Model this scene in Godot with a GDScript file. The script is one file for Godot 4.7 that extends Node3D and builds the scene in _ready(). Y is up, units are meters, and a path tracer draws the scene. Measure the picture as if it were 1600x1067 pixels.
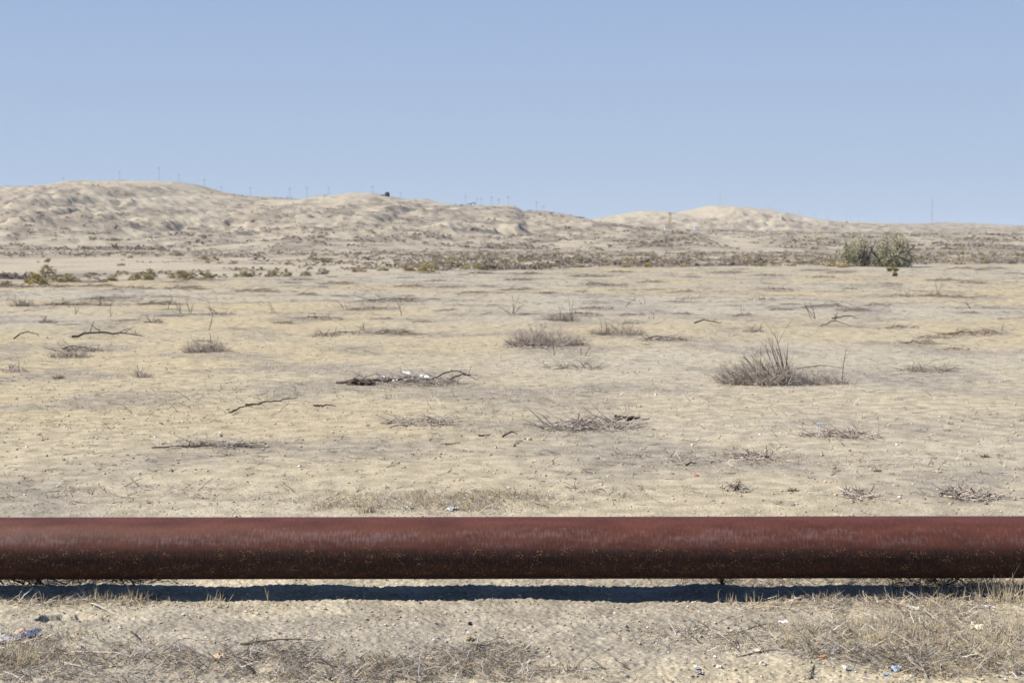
extends Node3D
# A rusty oil-field pipe on a bare desert field, dead brush, scrub and badland hills behind.

# ------------------------------------------------------------------ geometry collector
class Geo:
	var v := PackedVector3Array()
	var n := PackedVector3Array()
	var c := PackedColorArray()
	var idx := PackedInt32Array()

	func tube(pts: PackedVector3Array, rad: PackedFloat32Array, sides: int, col: Color) -> void:
		var first := v.size()
		var m := pts.size()
		for k in m:
			var t: Vector3 = (pts[mini(k + 1, m - 1)] - pts[maxi(k - 1, 0)]).normalized()
			var side: Vector3 = t.cross(Vector3.UP if absf(t.y) < 0.9 else Vector3.RIGHT).normalized()
			var up: Vector3 = side.cross(t)
			for s in sides:
				var a := TAU * s / sides
				var d: Vector3 = side * cos(a) + up * sin(a)
				v.append(pts[k] + d * rad[k])
				n.append(d)
				c.append(col)
		for k in m - 1:
			for s in sides:
				var a0 := first + k * sides + s
				var a1 := first + k * sides + (s + 1) % sides
				idx.append_array([a0, a0 + sides, a1, a1, a0 + sides, a1 + sides])

	func leaf(p: Vector3, along: Vector3, across: Vector3, col: Color) -> void:
		var f := v.size()
		var nn: Vector3 = along.cross(across).normalized()
		if nn.y < 0.0: nn = -nn
		v.append_array([p, p + along * 0.45 + across * 0.5, p + along, p + along * 0.45 - across * 0.5])
		for k in 4:
			n.append(nn)
			c.append(col)
		idx.append_array([f, f + 1, f + 2, f, f + 2, f + 3])

	func blob(at: Vector3, size: Vector3, rough: float, seed: int, level: int, col: Color) -> void:
		var noise := FastNoiseLite.new()
		noise.seed = seed
		noise.frequency = 0.9
		var g := (1.0 + sqrt(5.0)) / 2.0
		var ps: Array = [Vector3(-1, g, 0), Vector3(1, g, 0), Vector3(-1, -g, 0), Vector3(1, -g, 0), Vector3(0, -1, g), Vector3(0, 1, g), Vector3(0, -1, -g), Vector3(0, 1, -g), Vector3(g, 0, -1), Vector3(g, 0, 1), Vector3(-g, 0, -1), Vector3(-g, 0, 1)]
		var fs: Array = [[0, 11, 5], [0, 5, 1], [0, 1, 7], [0, 7, 10], [0, 10, 11], [1, 5, 9], [5, 11, 4], [11, 10, 2], [10, 7, 6], [7, 1, 8], [3, 9, 4], [3, 4, 2], [3, 2, 6], [3, 6, 8], [3, 8, 9], [4, 9, 5], [2, 4, 11], [6, 2, 10], [8, 6, 7], [9, 8, 1]]
		for l in level:
			var nf: Array = []
			for f in fs:
				var mids: Array = []
				for e in 3:
					ps.append(((ps[f[e]] as Vector3).normalized() + (ps[f[(e + 1) % 3]] as Vector3).normalized()).normalized())
					mids.append(ps.size() - 1)
				nf.append_array([[f[0], mids[0], mids[2]], [f[1], mids[1], mids[0]], [f[2], mids[2], mids[1]], [mids[0], mids[1], mids[2]]])
			fs = nf
		var q: Array = []
		for p in ps:
			var u: Vector3 = (p as Vector3).normalized()
			q.append(at + u * (1.0 + rough * noise.get_noise_3dv(u * 1.6)) * size)
		for f in fs:
			var a: Vector3 = q[f[0]]
			var b: Vector3 = q[f[1]]
			var d: Vector3 = q[f[2]]
			var nn: Vector3 = (b - a).cross(d - a).normalized()
			if nn.dot((a + b + d) / 3.0 - at) < 0.0: nn = -nn
			var s := v.size()
			v.append_array([a, b, d])
			n.append_array([nn, nn, nn])
			c.append_array([col, col, col])
			idx.append_array([s, s + 1, s + 2])

	func box(at: Vector3, size: Vector3, col: Color, turn := Basis.IDENTITY) -> void:
		for ax in 3:
			for sg: float in [-1.0, 1.0]:
				var nn := Vector3.ZERO
				nn[ax] = sg
				var a := Vector3.ZERO
				var b := Vector3.ZERO
				a[(ax + 1) % 3] = 0.5
				b[(ax + 2) % 3] = 0.5
				var s := v.size()
				for k: Vector2 in [Vector2(-1, -1), Vector2(1, -1), Vector2(1, 1), Vector2(-1, 1)]:
					v.append(at + turn * ((nn * 0.5 + a * k.x + b * k.y) * size))
					n.append(turn * nn)
					c.append(col)
				idx.append_array([s, s + 1, s + 2, s, s + 2, s + 3])

	func mesh(m: Material) -> ArrayMesh:
		for k in range(0, idx.size(), 3):   # wind every face clockwise as its normal is seen
			var a := v[idx[k]]
			if (v[idx[k + 1]] - a).cross(v[idx[k + 2]] - a).dot(n[idx[k]] + n[idx[k + 1]] + n[idx[k + 2]]) > 0.0:
				var t := idx[k + 1]
				idx[k + 1] = idx[k + 2]
				idx[k + 2] = t
		var arr := []
		arr.resize(Mesh.ARRAY_MAX)
		arr[Mesh.ARRAY_VERTEX] = v
		arr[Mesh.ARRAY_NORMAL] = n
		arr[Mesh.ARRAY_COLOR] = c
		arr[Mesh.ARRAY_INDEX] = idx
		var am := ArrayMesh.new()
		am.add_surface_from_arrays(Mesh.PRIMITIVE_TRIANGLES, arr)
		am.surface_set_material(0, m)
		return am

# ------------------------------------------------------------------ names, labels
var counts := {}

func numbered(called: String, parent: Node) -> String:
	var key := str(parent.get_instance_id()) + called
	var k: int = counts.get(key, 0)
	counts[key] = k + 1
	return called if k == 0 else "%s_%03d" % [called, k]

func tag(o: Node, label: String, category: String, group := "") -> Node:
	o.set_meta("label", label)
	o.set_meta("category", category)
	if group: o.set_meta("group", group)
	return o

func thing(called: String, label: String, category: String, at: Vector3, turn := 0.0, group := "") -> Node3D:
	var o := Node3D.new()
	o.name = numbered(called, self)
	add_child(o, true)
	o.position = at
	o.rotation.y = turn
	tag(o, label, category, group)
	return o

func part(called: String, geo: Geo, m: Material, parent: Node) -> MeshInstance3D:
	var o := MeshInstance3D.new()
	o.name = numbered(called, parent)
	o.mesh = geo.mesh(m)
	parent.add_child(o, true)
	return o

func copy(src: Node3D, label: String, group: String, at: Vector3, turn: float, size: Vector3, base: String) -> Node3D:
	var o: Node3D = src.duplicate()
	o.name = numbered(base, self)
	add_child(o, true)
	o.position = at
	o.rotation = Vector3(0, turn, 0)
	o.scale = size
	o.set_meta("label", label)
	o.set_meta("group", group)
	return o

func stuff(called: String, label: String, mesh: Mesh, where: Array, tint: PackedColorArray) -> void:
	var mm := MultiMesh.new()
	mm.transform_format = MultiMesh.TRANSFORM_3D
	mm.use_colors = true
	mm.mesh = mesh
	mm.instance_count = where.size()
	for k in where.size():
		mm.set_instance_transform(k, where[k])
		mm.set_instance_color(k, tint[k])
	var o := MultiMeshInstance3D.new()
	o.name = numbered(called, self)
	o.multimesh = mm
	o.set_meta("kind", "stuff")
	o.set_meta("label", label)
	add_child(o, true)

func matte(rough := 0.95) -> StandardMaterial3D:
	var m := StandardMaterial3D.new()
	m.vertex_color_use_as_albedo = true
	m.roughness = rough
	m.metallic_specular = 0.25
	m.albedo_color = lin(0.84, 0.86, 0.92)
	return m

func lin(r: float, g: float, b: float) -> Color:
	return Color(r, g, b).linear_to_srgb()

# ------------------------------------------------------------------ terrain
var n_roll := FastNoiseLite.new()
var n_bump := FastNoiseLite.new()
var n_clod := FastNoiseLite.new()
var n_gully := FastNoiseLite.new()
var n_patch := FastNoiseLite.new()
var n_break := FastNoiseLite.new()
var n_tone := FastNoiseLite.new()
const PIPE_Z := -6.375
const PIPE_Y := 0.221
const PIPE_R := 0.1395
const HOLE := Vector2(-1.953, -5.982)
var ridge_a := PackedFloat32Array([-724.6, 12.63, -472.5, 14.83, -346.5, 18.61, -289.8, 21.13, -252.0, 23.02, -242.6, 24.28, -230.0, 28.69, -223.7, 29.95, -207.9, 29.64, -201.6, 30.58, -193.7, 32.79, -179.6, 32.47, -163.8, 31.84, -154.4, 30.58, -141.8, 27.43, -129.2, 25.23, -116.6, 23.97, -100.8, 23.34, -91.4, 23.65, -83.5, 25.54, -75.6, 26.49, -66.2, 26.17, -59.9, 24.60, -50.4, 23.02, -41.0, 23.02, -34.7, 21.45, -25.2, 20.19, -12.6, 19.87, -1.6, 20.19, 1.6, 19.56, 4.7, 17.35, 15.8, 17.04, 25.2, 15.46, 31.5, 12.94, 36.2, 11.68, 50.4, 8.53, 94.5, 6.64, 157.5, 5.38, 252.0, 3.49, 693.1, 3.49])
var ridge_b := PackedFloat32Array([-1449.1, 5.74, -51.8, 11.95, 31.1, 14.54, 51.8, 16.61, 59.5, 19.20, 69.9, 22.30, 88.0, 25.41, 103.5, 28.00, 124.2, 27.48, 129.4, 25.92, 137.2, 27.48, 150.1, 30.58, 160.4, 32.14, 170.8, 32.14, 186.3, 31.10, 196.7, 29.55, 207.0, 25.92, 222.5, 22.30, 232.9, 19.71, 258.8, 16.09, 279.5, 14.02, 414.0, 11.95, 1138.6, 10.92])
var ridge_c := PackedFloat32Array([-2142.2, 23.02, 76.5, 23.02, 306.0, 24.55, 344.3, 27.61, 367.2, 28.38, 405.5, 27.61, 417.0, 25.32, 459.0, 25.32, 497.3, 25.32, 516.4, 26.85, 535.6, 24.55, 581.5, 23.02, 612.1, 22.26, 918.1, 24.55, 2065.7, 23.02])
# bare eroded soil: x, z, half-width, half-depth, strength
var bare_soil := [[-26.0, -92.0, 12.0, 18.0, 0.9], [-52.0, -125.0, 22.0, 30.0, 1.0], [-204.0, -655.0, 16.0, 60.0, 1.5], [-168.0, -640.0, 14.0, 55.0, 1.5], [-130.0, -560.0, 12.0, 60.0, 1.0], [-73.0, -640.0, 17.0, 70.0, 1.7], [-33.0, -660.0, 9.0, 50.0, 1.5], [0.0, -670.0, 8.0, 40.0, 1.6], [-97.0, -610.0, 8.0, 40.0, 1.2], [-145.0, -655.0, 10.0, 30.0, 1.1], [60.0, -620.0, 25.0, 40.0, 0.9], [100.0, -1100.0, 40.0, 90.0, 1.2], [165.0, -1090.0, 45.0, 110.0, 1.5], [215.0, -1060.0, 25.0, 70.0, 1.0], [390.0, -1640.0, 40.0, 90.0, 1.3], [500.0, -1300.0, 120.0, 14.0, 1.4]]
var scrub_edge := PackedFloat32Array([-400.0, 40.0, -60.0, 46.0, -19.8, 55.0, -9.8, 73.0, 8.4, 93.0, 39.6, 110.0, 100.0, 122.0, 600.0, 140.0])

func setup_noise() -> void:
	for a: Array in [[n_roll, 3, 0.11, 3], [n_bump, 11, 1.5, 4], [n_clod, 5, 13.0, 2], [n_patch, 21, 0.3, 4], [n_break, 33, 2.7, 3], [n_tone, 44, 0.02, 4]]:
		var f: FastNoiseLite = a[0]
		f.seed = a[1]
		f.frequency = a[2]
		f.noise_type = FastNoiseLite.TYPE_SIMPLEX_SMOOTH
		f.fractal_type = FastNoiseLite.FRACTAL_FBM
		f.fractal_octaves = a[3]
	n_gully.seed = 8
	n_gully.noise_type = FastNoiseLite.TYPE_SIMPLEX_SMOOTH
	n_gully.fractal_type = FastNoiseLite.FRACTAL_RIDGED
	n_gully.fractal_octaves = 5
	n_gully.frequency = 0.011

func lookup(t: PackedFloat32Array, x: float) -> float:
	if x <= t[0]: return t[1]
	var k := 2
	while k < t.size():
		if x < t[k]:
			var f := (x - t[k - 2]) / (t[k] - t[k - 2])
			return lerpf(t[k - 1], t[k + 1], f)
		k += 2
	return t[t.size() - 1]

func ridge(base: float, top: float, d: float, foot: float, crest: float, back: float, g: float, cut: float) -> float:
	if d < foot or top <= base: return base
	var s := clampf((d - foot) / (crest - foot), 0.0, 1.0)
	s = pow(s, 1.35) * (1.7 - 0.7 * s)
	if d > crest: s = 1.0 - smoothstep(crest, back, d)
	var h := lerpf(base, top, s)
	return h - g * cut * (1.0 - s * 0.85) * smoothstep(0.0, 0.35, s) * clampf((top - base) / 14.0, 0.0, 1.6)

func gh(x: float, z: float) -> float:
	var d := -z
	var h := 0.0
	if d < 260.0:
		h += n_roll.get_noise_2d(x, z) * 0.09 * smoothstep(9.0, 30.0, d)
	if d < 60.0:
		h += n_bump.get_noise_2d(x, z) * lerpf(0.016, 0.003, smoothstep(7.6, 11.0, d))
		h += n_roll.get_noise_2d(x * 3.0, z * 3.0) * 0.02 * smoothstep(7.6, 11.0, d)
	if d < 13.0:
		h += (absf(n_clod.get_noise_2d(x, z)) * 0.012 + n_clod.get_noise_2d(x * 3.1, z * 3.1) * 0.006) * (1.0 - smoothstep(7.4, 9.0, d))
		if absf(x) > 2.9:
			h += smoothstep(2.9, 5.2, absf(x)) * (PIPE_Y - PIPE_R + 0.03) * exp(-pow((z - PIPE_Z) / 0.9, 2.0))
		var hx := x - HOLE.x
		var hz := z - HOLE.y
		if absf(hx) < 0.25 and absf(hz) < 0.25:
			var q := n_break.get_noise_2d(x * 5.0, z * 5.0)
			h -= 0.035 * (1.0 - smoothstep(0.55, 1.1, sqrt(pow((hx - 0.05) / 0.115, 2.0) + pow(hz / 0.075, 2.0)) + q * 0.5))
			h -= 0.11 * (1.0 - smoothstep(0.6, 1.0, sqrt(pow((hx + 0.028) / 0.04, 2.0) + pow(hz / 0.065, 2.0)) + q * 0.45))
			h += 0.014 * exp(-pow((hx - 0.05) / 0.12, 2.0) - pow((hz - 0.12) / 0.05, 2.0))
	if d > 150.0:
		var wx := x + n_tone.get_noise_2d(x * 1.5, z * 1.5) * 22.0
		var g := 1.0 - clampf(n_gully.get_noise_2d(wx * 1.5, z * 0.5) * 0.5 + 0.5, 0.0, 1.0)
		var p := clampf(d - 240.0, 0.0, 960.0) * 0.013
		p += n_tone.get_noise_2d(x, z) * 1.2 * smoothstep(240.0, 420.0, d)
		var e := n_tone.get_noise_2d(x * 4.0, z * 4.0) * 0.3 + n_tone.get_noise_2d(x * 13.0, z * 9.0) * 0.5
		var ha := ridge(p, lookup(ridge_a, x), d, 255.0 + 60.0 * n_roll.get_noise_2d(x * 0.1, 7.0), 700.0, 1000.0, g, 6.8)
		var hb := ridge(p, lookup(ridge_b, x), d, 760.0, 1150.0, 1400.0, g, 11.0)
		var hc := ridge(p, lookup(ridge_c, x), d, 1250.0, 1700.0, 2300.0, g, 5.0)
		h += maxf(maxf(ha, hb), hc) + (e * 0.6 if d > 300.0 else 0.0) * (1.0 - smoothstep(620.0, 700.0, d) * (1.0 - smoothstep(700.0, 760.0, d)))
	return h

func ground_color(x: float, z: float) -> Color:
	var d := -z
	var sand := Vector3(0.415, 0.343, 0.232)
	var patch := n_patch.get_noise_2d(x, z)
	var wide := n_tone.get_noise_2d(x * 3.0 + 50.0, z * 3.0)
	sand = sand.lerp(Vector3(0.44, 0.35, 0.205), clampf(wide * 1.6, 0.0, 0.8))
	sand = sand.lerp(Vector3(0.40, 0.35, 0.265), clampf(-wide * 1.8, 0.0, 0.8))
	var grey := Vector3(0.255, 0.218, 0.176)
	var br := n_break.get_noise_2d(x, z)
	var fine := n_break.get_noise_2d(x * 4.0, z * 3.0)
	var edge := lookup(scrub_edge, x) + patch * 7.0
	var col := sand
	if d < edge:
		col = sand.lerp(grey, smoothstep(-0.06, 0.34, patch + br * 0.30) * 0.58)
	else:
		# scrub country: plant litter against bare pale soil
		var veg := 0.58 + 0.8 * n_patch.get_noise_2d(x * 0.45, z * 0.16) + br * 0.15 + 1.1 * n_tone.get_noise_2d(x * 2.2, z * 1.1) + 0.9 * n_tone.get_noise_2d(x * 9.0, z * 5.0)
		for b: Array in bare_soil:
			veg -= b[4] * exp(-pow((x - b[0]) / b[2], 2.0) - pow((z - b[1]) / b[3], 2.0))
		col = Vector3(0.43, 0.36, 0.255).lerp(Vector3(0.255, 0.207, 0.155), clampf(veg, 0.0, 1.0))
	return tone(col * (1.0 + br * 0.09 + fine * 0.13))

func tone(q: Vector3) -> Color:
	return Color(q.x * 0.96, q.y * 1.02, q.z * 1.12)

func terrain(called: String, depths: PackedFloat32Array, cols: int, drop: float, m: Material) -> void:
	var rows := depths.size()
	var nv := rows * cols
	var v := PackedVector3Array()
	var nn := PackedVector3Array()
	var cc := PackedColorArray()
	var u1 := PackedVector2Array()
	var u2 := PackedVector2Array()
	v.resize(nv)
	nn.resize(nv)
	cc.resize(nv)
	u1.resize(nv)
	u2.resize(nv)
	for r in rows:
		var d := depths[r]
		var wide := maxf(d, 4.0)
		for k in cols:
			var t := 2.0 * k / (cols - 1) - 1.0
			var a := absf(t)
			var u := 0.44 * a / 0.88 if a < 0.88 else 0.44 + pow((a - 0.88) / 0.12, 2.0) * (1.2 if d > 90.0 else 3.5)
			var x := signf(t) * u * wide
			v[r * cols + k] = Vector3(x, gh(x, -d) - (drop if r < 3 else 0.0), -d)
	for r in rows:
		for k in cols:
			var i := r * cols + k
			var dx := v[i + 1 if k < cols - 1 else i] - v[i - 1 if k > 0 else i]
			var dz := v[i + cols if r < rows - 1 else i] - v[i - cols if r > 0 else i]
			var q := dx.cross(dz).normalized()
			if q.y < 0.0: q = -q
			nn[i] = q
			var p := v[i]
			cc[i] = ground_color(p.x, p.z)
			u1[i] = Vector2(p.x, p.z) / 1.37
			u2[i] = Vector2(p.x * 0.83 + p.z * 0.56, p.z * 0.83 - p.x * 0.56) / 6.3
	var idx := PackedInt32Array()
	idx.resize((rows - 1) * (cols - 1) * 6)
	var w := 0
	for r in rows - 1:
		for k in cols - 1:
			var i := r * cols + k
			idx[w] = i
			idx[w + 1] = i + cols
			idx[w + 2] = i + 1
			idx[w + 3] = i + 1
			idx[w + 4] = i + cols
			idx[w + 5] = i + cols + 1
			w += 6
	var arr := []
	arr.resize(Mesh.ARRAY_MAX)
	arr[Mesh.ARRAY_VERTEX] = v
	arr[Mesh.ARRAY_NORMAL] = nn
	arr[Mesh.ARRAY_COLOR] = cc
	arr[Mesh.ARRAY_TEX_UV] = u1
	arr[Mesh.ARRAY_TEX_UV2] = u2
	arr[Mesh.ARRAY_INDEX] = idx
	var am := ArrayMesh.new()
	am.add_surface_from_arrays(Mesh.PRIMITIVE_TRIANGLES, arr)
	am.surface_set_material(0, m)
	var o := MeshInstance3D.new()
	o.name = called
	o.mesh = am
	o.set_meta("kind", "structure")
	add_child(o, true)

func noise_tex(seed: int, freq: float, oct: int, lo: float, hi: float, size: int, normal := false, bump := 4.0) -> NoiseTexture2D:
	var f := FastNoiseLite.new()
	f.seed = seed
	f.frequency = freq
	f.noise_type = FastNoiseLite.TYPE_SIMPLEX
	f.fractal_octaves = oct
	var t := NoiseTexture2D.new()
	t.width = size
	t.height = size
	t.seamless = true
	t.noise = f
	if normal:
		t.as_normal_map = true
		t.bump_strength = bump
	else:
		var ramp := Gradient.new()
		ramp.set_color(0, Color(lo, lo, lo))
		ramp.set_color(1, Color(hi, hi, hi))
		ramp.set_offset(0, 0.2)
		ramp.set_offset(1, 0.8)
		t.color_ramp = ramp
	return t

func ground_material() -> StandardMaterial3D:
	var m := StandardMaterial3D.new()
	m.vertex_color_use_as_albedo = true
	m.roughness = 0.97
	m.metallic_specular = 0.2
	m.albedo_color = Color(1, 1, 1)
	m.albedo_texture = noise_tex(71, 0.05, 5, 0.84, 1.0, 1024)
	m.normal_enabled = true
	m.normal_texture = noise_tex(72, 0.06, 4, 0, 1, 1024, true, 6.0)
	m.normal_scale = 0.22
	m.detail_enabled = true
	m.detail_blend_mode = BaseMaterial3D.BLEND_MODE_MUL
	m.detail_uv_layer = BaseMaterial3D.DETAIL_UV_2
	m.detail_albedo = noise_tex(73, 0.02, 6, 0.86, 1.0, 1024)
	return m

# ------------------------------------------------------------------ pipe
func pipe_material() -> StandardMaterial3D:
	var w := 2048
	var h := 512
	var f := []
	for a: Array in [[1, 0.35, 2], [2, 0.6, 2], [3, 0.02, 4], [4, 0.03, 5], [5, 0.5, 1], [6, 0.05, 3]]:
		var q := FastNoiseLite.new()
		q.seed = a[0]
		q.frequency = a[1]
		q.fractal_octaves = a[2]
		q.noise_type = FastNoiseLite.TYPE_SIMPLEX_SMOOTH
		f.append(q)
	var streak: FastNoiseLite = f[0]
	var fine: FastNoiseLite = f[1]
	var blot: FastNoiseLite = f[2]
	var wisp: FastNoiseLite = f[3]
	var speck: FastNoiseLite = f[4]
	var area: FastNoiseLite = f[5]
	var data := PackedByteArray()
	data.resize(w * h * 3)
	var ro := PackedByteArray()
	ro.resize(w * h)
	var at := 0
	for y in h:
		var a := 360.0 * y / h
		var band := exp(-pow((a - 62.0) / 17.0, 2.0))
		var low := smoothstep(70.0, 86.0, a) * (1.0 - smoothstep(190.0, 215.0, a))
		for x in w:
			var s := streak.get_noise_2d(x, y * 0.10)
			var e := fine.get_noise_2d(x, y)
			var b := blot.get_noise_2d(x * 0.6, y)
			var col := Vector3(0.068, 0.0205, 0.0128) * (1.0 + 0.26 * s + 0.22 * e + 0.35 * b)
			var rough := 0.56 + 0.10 * b
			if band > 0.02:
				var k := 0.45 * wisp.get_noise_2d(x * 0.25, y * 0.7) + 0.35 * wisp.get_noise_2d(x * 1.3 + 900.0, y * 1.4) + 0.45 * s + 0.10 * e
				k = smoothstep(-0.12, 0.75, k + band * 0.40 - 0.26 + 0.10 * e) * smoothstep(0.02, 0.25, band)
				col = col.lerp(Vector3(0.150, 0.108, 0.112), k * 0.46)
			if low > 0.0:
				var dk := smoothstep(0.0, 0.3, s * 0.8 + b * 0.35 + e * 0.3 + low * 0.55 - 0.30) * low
				col = col.lerp(Vector3(0.015, 0.0095, 0.0075), dk * 0.9)  # streaky mill scale, taken near black to paint in the shade underneath
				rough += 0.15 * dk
				var sp := speck.get_noise_2d(x * 1.2, y * 0.26) * 0.9 + 0.75 * area.get_noise_2d(x, y * 0.6) + 0.25 * s
				if sp > 0.70:
					col = col.lerp(Vector3(0.40, 0.235, 0.115), clampf((sp - 0.70) * 3.0, 0.0, 0.5) * low)
			data[at * 3] = int(clampf(pow(maxf(col.x, 0.0), 0.4545) * 255.0, 0, 255))
			data[at * 3 + 1] = int(clampf(pow(maxf(col.y, 0.0), 0.4545) * 255.0, 0, 255))
			data[at * 3 + 2] = int(clampf(pow(maxf(col.z, 0.0), 0.4545) * 255.0, 0, 255))
			ro[at] = int(clampf(rough, 0.3, 0.95) * 255.0)
			at += 1
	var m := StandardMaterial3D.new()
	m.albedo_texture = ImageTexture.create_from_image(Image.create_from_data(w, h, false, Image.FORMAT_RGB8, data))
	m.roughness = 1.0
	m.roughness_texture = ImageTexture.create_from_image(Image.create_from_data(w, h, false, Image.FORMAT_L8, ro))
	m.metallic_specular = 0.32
	return m

func build_pipe() -> void:
	var v := PackedVector3Array()
	var nn := PackedVector3Array()
	var uv := PackedVector2Array()
	var idx := PackedInt32Array()
	var sides := 128
	var xs := PackedFloat32Array()
	var x := -40.0
	while x < 40.01:
		xs.append(x)
		x += 0.5
	var f := FastNoiseLite.new()
	f.frequency = 0.25
	for k in xs.size():
		var off := Vector3(0, f.get_noise_2d(xs[k], 0.0) * 0.003, f.get_noise_2d(xs[k], 90.0) * 0.004)
		for s in sides + 1:
			var a := TAU * s / sides
			var d := Vector3(0, cos(a), sin(a))
			v.append(Vector3(xs[k], 0, 0) + off + d * PIPE_R)
			nn.append(d)
			uv.append(Vector2((xs[k] + 4.0) / 8.0, float(s) / sides))
	for k in xs.size() - 1:
		for s in sides:
			var i := k * (sides + 1) + s
			idx.append_array([i, i + sides + 1, i + 1, i + 1, i + sides + 1, i + sides + 2])
	var arr := []
	arr.resize(Mesh.ARRAY_MAX)
	arr[Mesh.ARRAY_VERTEX] = v
	arr[Mesh.ARRAY_NORMAL] = nn
	arr[Mesh.ARRAY_TEX_UV] = uv
	arr[Mesh.ARRAY_INDEX] = idx
	var am := ArrayMesh.new()
	am.add_surface_from_arrays(Mesh.PRIMITIVE_TRIANGLES, arr)
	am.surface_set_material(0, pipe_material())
	var o := MeshInstance3D.new()
	o.name = "rusty_pipe"
	o.mesh = am
	add_child(o, true)
	o.position = Vector3(0, PIPE_Y, PIPE_Z)
	o.rotation.z = 0.0016
	tag(o, "long rusty red-brown steel pipeline raised just above the bare sand", "pipe")

# ------------------------------------------------------------------ plants and wood
func walk(g: Geo, r: RandomNumberGenerator, p: Vector3, dir: Vector3, length: float, r0: float, segs: int, wob: float, sides: int, col: Color, kids: int, sag := 0.0, taper := 0.25) -> void:
	var pts := PackedVector3Array()
	var rad := PackedFloat32Array()
	var d := dir.normalized()
	for k in segs + 1:
		pts.append(p)
		rad.append(r0 * lerpf(1.0, taper, float(k) / segs))
		if kids > 0 and k > 0 and k < segs and r.randf() < 0.75:
			var kd := (d + Vector3(r.randf_range(-1, 1), r.randf_range(-0.5, 0.9), r.randf_range(-1, 1)) * 0.85).normalized()
			walk(g, r, p, kd, length * r.randf_range(0.3, 0.6), rad[k] * 0.6, maxi(3, segs - 2), wob * 1.2, maxi(3, sides - 1), col * r.randf_range(0.85, 1.2), kids - 1, sag, 0.3)
		d = (d + Vector3(r.randf_range(-1, 1), r.randf_range(-1, 1) - sag, r.randf_range(-1, 1)) * wob).normalized()
		p += d * length / segs
	g.tube(pts, rad, sides, col)

func lying(g: Geo, r: RandomNumberGenerator, from: Vector3, along: float, length: float, r0: float, arch: float, wob: float, col: Color, side_twigs: int) -> void:
	# a branch that lies along the ground, lifting off it where it arches
	var pts := PackedVector3Array()
	var rad := PackedFloat32Array()
	var m := 12
	var off := 0.0
	var lift := 0.0
	var fwd := Vector3(cos(along), 0, -sin(along))
	var across := Vector3(sin(along), 0, cos(along))
	for k in m + 1:
		var t := float(k) / m
		off += r.randf_range(-1, 1) * wob * length / m
		lift = clampf(lift + r.randf_range(-1.0, 1.0) * wob * 0.5 * length / m, 0.0, 0.05)
		var q := from + fwd * length * t + across * off
		pts.append(q + Vector3.UP * (r0 * 0.6 + lift + arch * sin(PI * t)))
		rad.append(r0 * lerpf(1.0, 0.3, t) * r.randf_range(0.85, 1.15))
		if k > 0 and r.randf() < float(side_twigs) / m:
			walk(g, r, pts[k], (fwd * r.randf_range(-0.3, 1.0) + across * r.randf_range(-1, 1) + Vector3.UP * r.randf_range(0.05, 0.6)), length * r.randf_range(0.12, 0.3), rad[k] * 0.55, 4, 0.35, 4, col * r.randf_range(0.9, 1.3), 1, 0.2)
	g.tube(pts, rad, 6, col)

func twig_dome(g: Geo, r: RandomNumberGenerator, count: int, rx: float, rz: float, h: float, thick: float, dark: Color, pale: Color) -> void:
	for k in count:
		var a := r.randf() * TAU
		var q := sqrt(r.randf())
		var base := Vector3(cos(a) * q * rx * 0.75, -0.01, sin(a) * q * rz * 0.75)
		var lean := Vector3(cos(a) * q * 1.1 * rx / maxf(h, 0.01) * 0.5, 1.0, sin(a) * q * 0.6) + Vector3(r.randf_range(-1, 1), r.randf_range(-0.3, 0.3), r.randf_range(-1, 1)) * 0.95
		var col := dark.lerp(pale, pow(r.randf(), 1.2))
		walk(g, r, base, lean, h * r.randf_range(0.45, 1.0) * (1.05 - 0.5 * q), thick * r.randf_range(0.6, 1.5), 5, 0.40, 3, col, 1, 0.22)

func litter_dome(g: Geo, r: RandomNumberGenerator, count: int, rx: float, rz: float, h: float, thick: float, dark: Color, pale: Color) -> void:
	for k in count:
		var a := r.randf() * TAU
		var q := sqrt(r.randf())
		var b := r.randf() * TAU
		var base := Vector3(cos(a) * q * rx, r.randf() * h * (1.0 - q * 0.8) + 0.004, sin(a) * q * rz)
		walk(g, r, base, Vector3(cos(b), r.randf_range(-0.12, 0.4), sin(b)), minf(rx, 0.4) * r.randf_range(0.3, 0.9), thick * r.randf_range(0.6, 1.4), 4, 0.25, 3, dark.lerp(pale, r.randf()), 0)

func foliage(g: Geo, r: RandomNumberGenerator, count: int, size: Vector3, leaf: float, droop: float, dark: Color, pale: Color) -> void:
	# leaf sprays gathered in clumps through the crown's volume
	var clumps: Array = []
	for k in maxi(6, count / 42):
		var u := Vector3(r.randfn(), absf(r.randfn()) * 0.9, r.randfn()).normalized() * pow(r.randf(), 0.45)
		clumps.append(Vector3(u.x * size.x, u.y * size.y * 0.88 + size.y * 0.05, u.z * size.z))
	for k in count:
		var cl: Vector3 = clumps[r.randi() % clumps.size()]
		var spread := 0.2 * (size.x + size.y) * 0.5
		var p := cl + Vector3(r.randfn(), r.randfn() * 0.8, r.randfn()) * spread * 0.48
		p.y = maxf(p.y, 0.02)
		var d := (p * Vector3(1, 0.6, 1) + Vector3(0, size.y * 0.2 - droop, 0)).normalized() + Vector3(r.randf_range(-1, 1), r.randf_range(-1, 1), r.randf_range(-1, 1)) * 0.7
		d = d.normalized()
		var s := d.cross(Vector3(r.randf_range(-1, 1), r.randf_range(-1, 1), r.randf_range(-1, 1))).normalized()
		g.leaf(p, d * leaf * r.randf_range(0.6, 1.5), s * leaf * 0.45, dark.lerp(pale, r.randf()))

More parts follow.
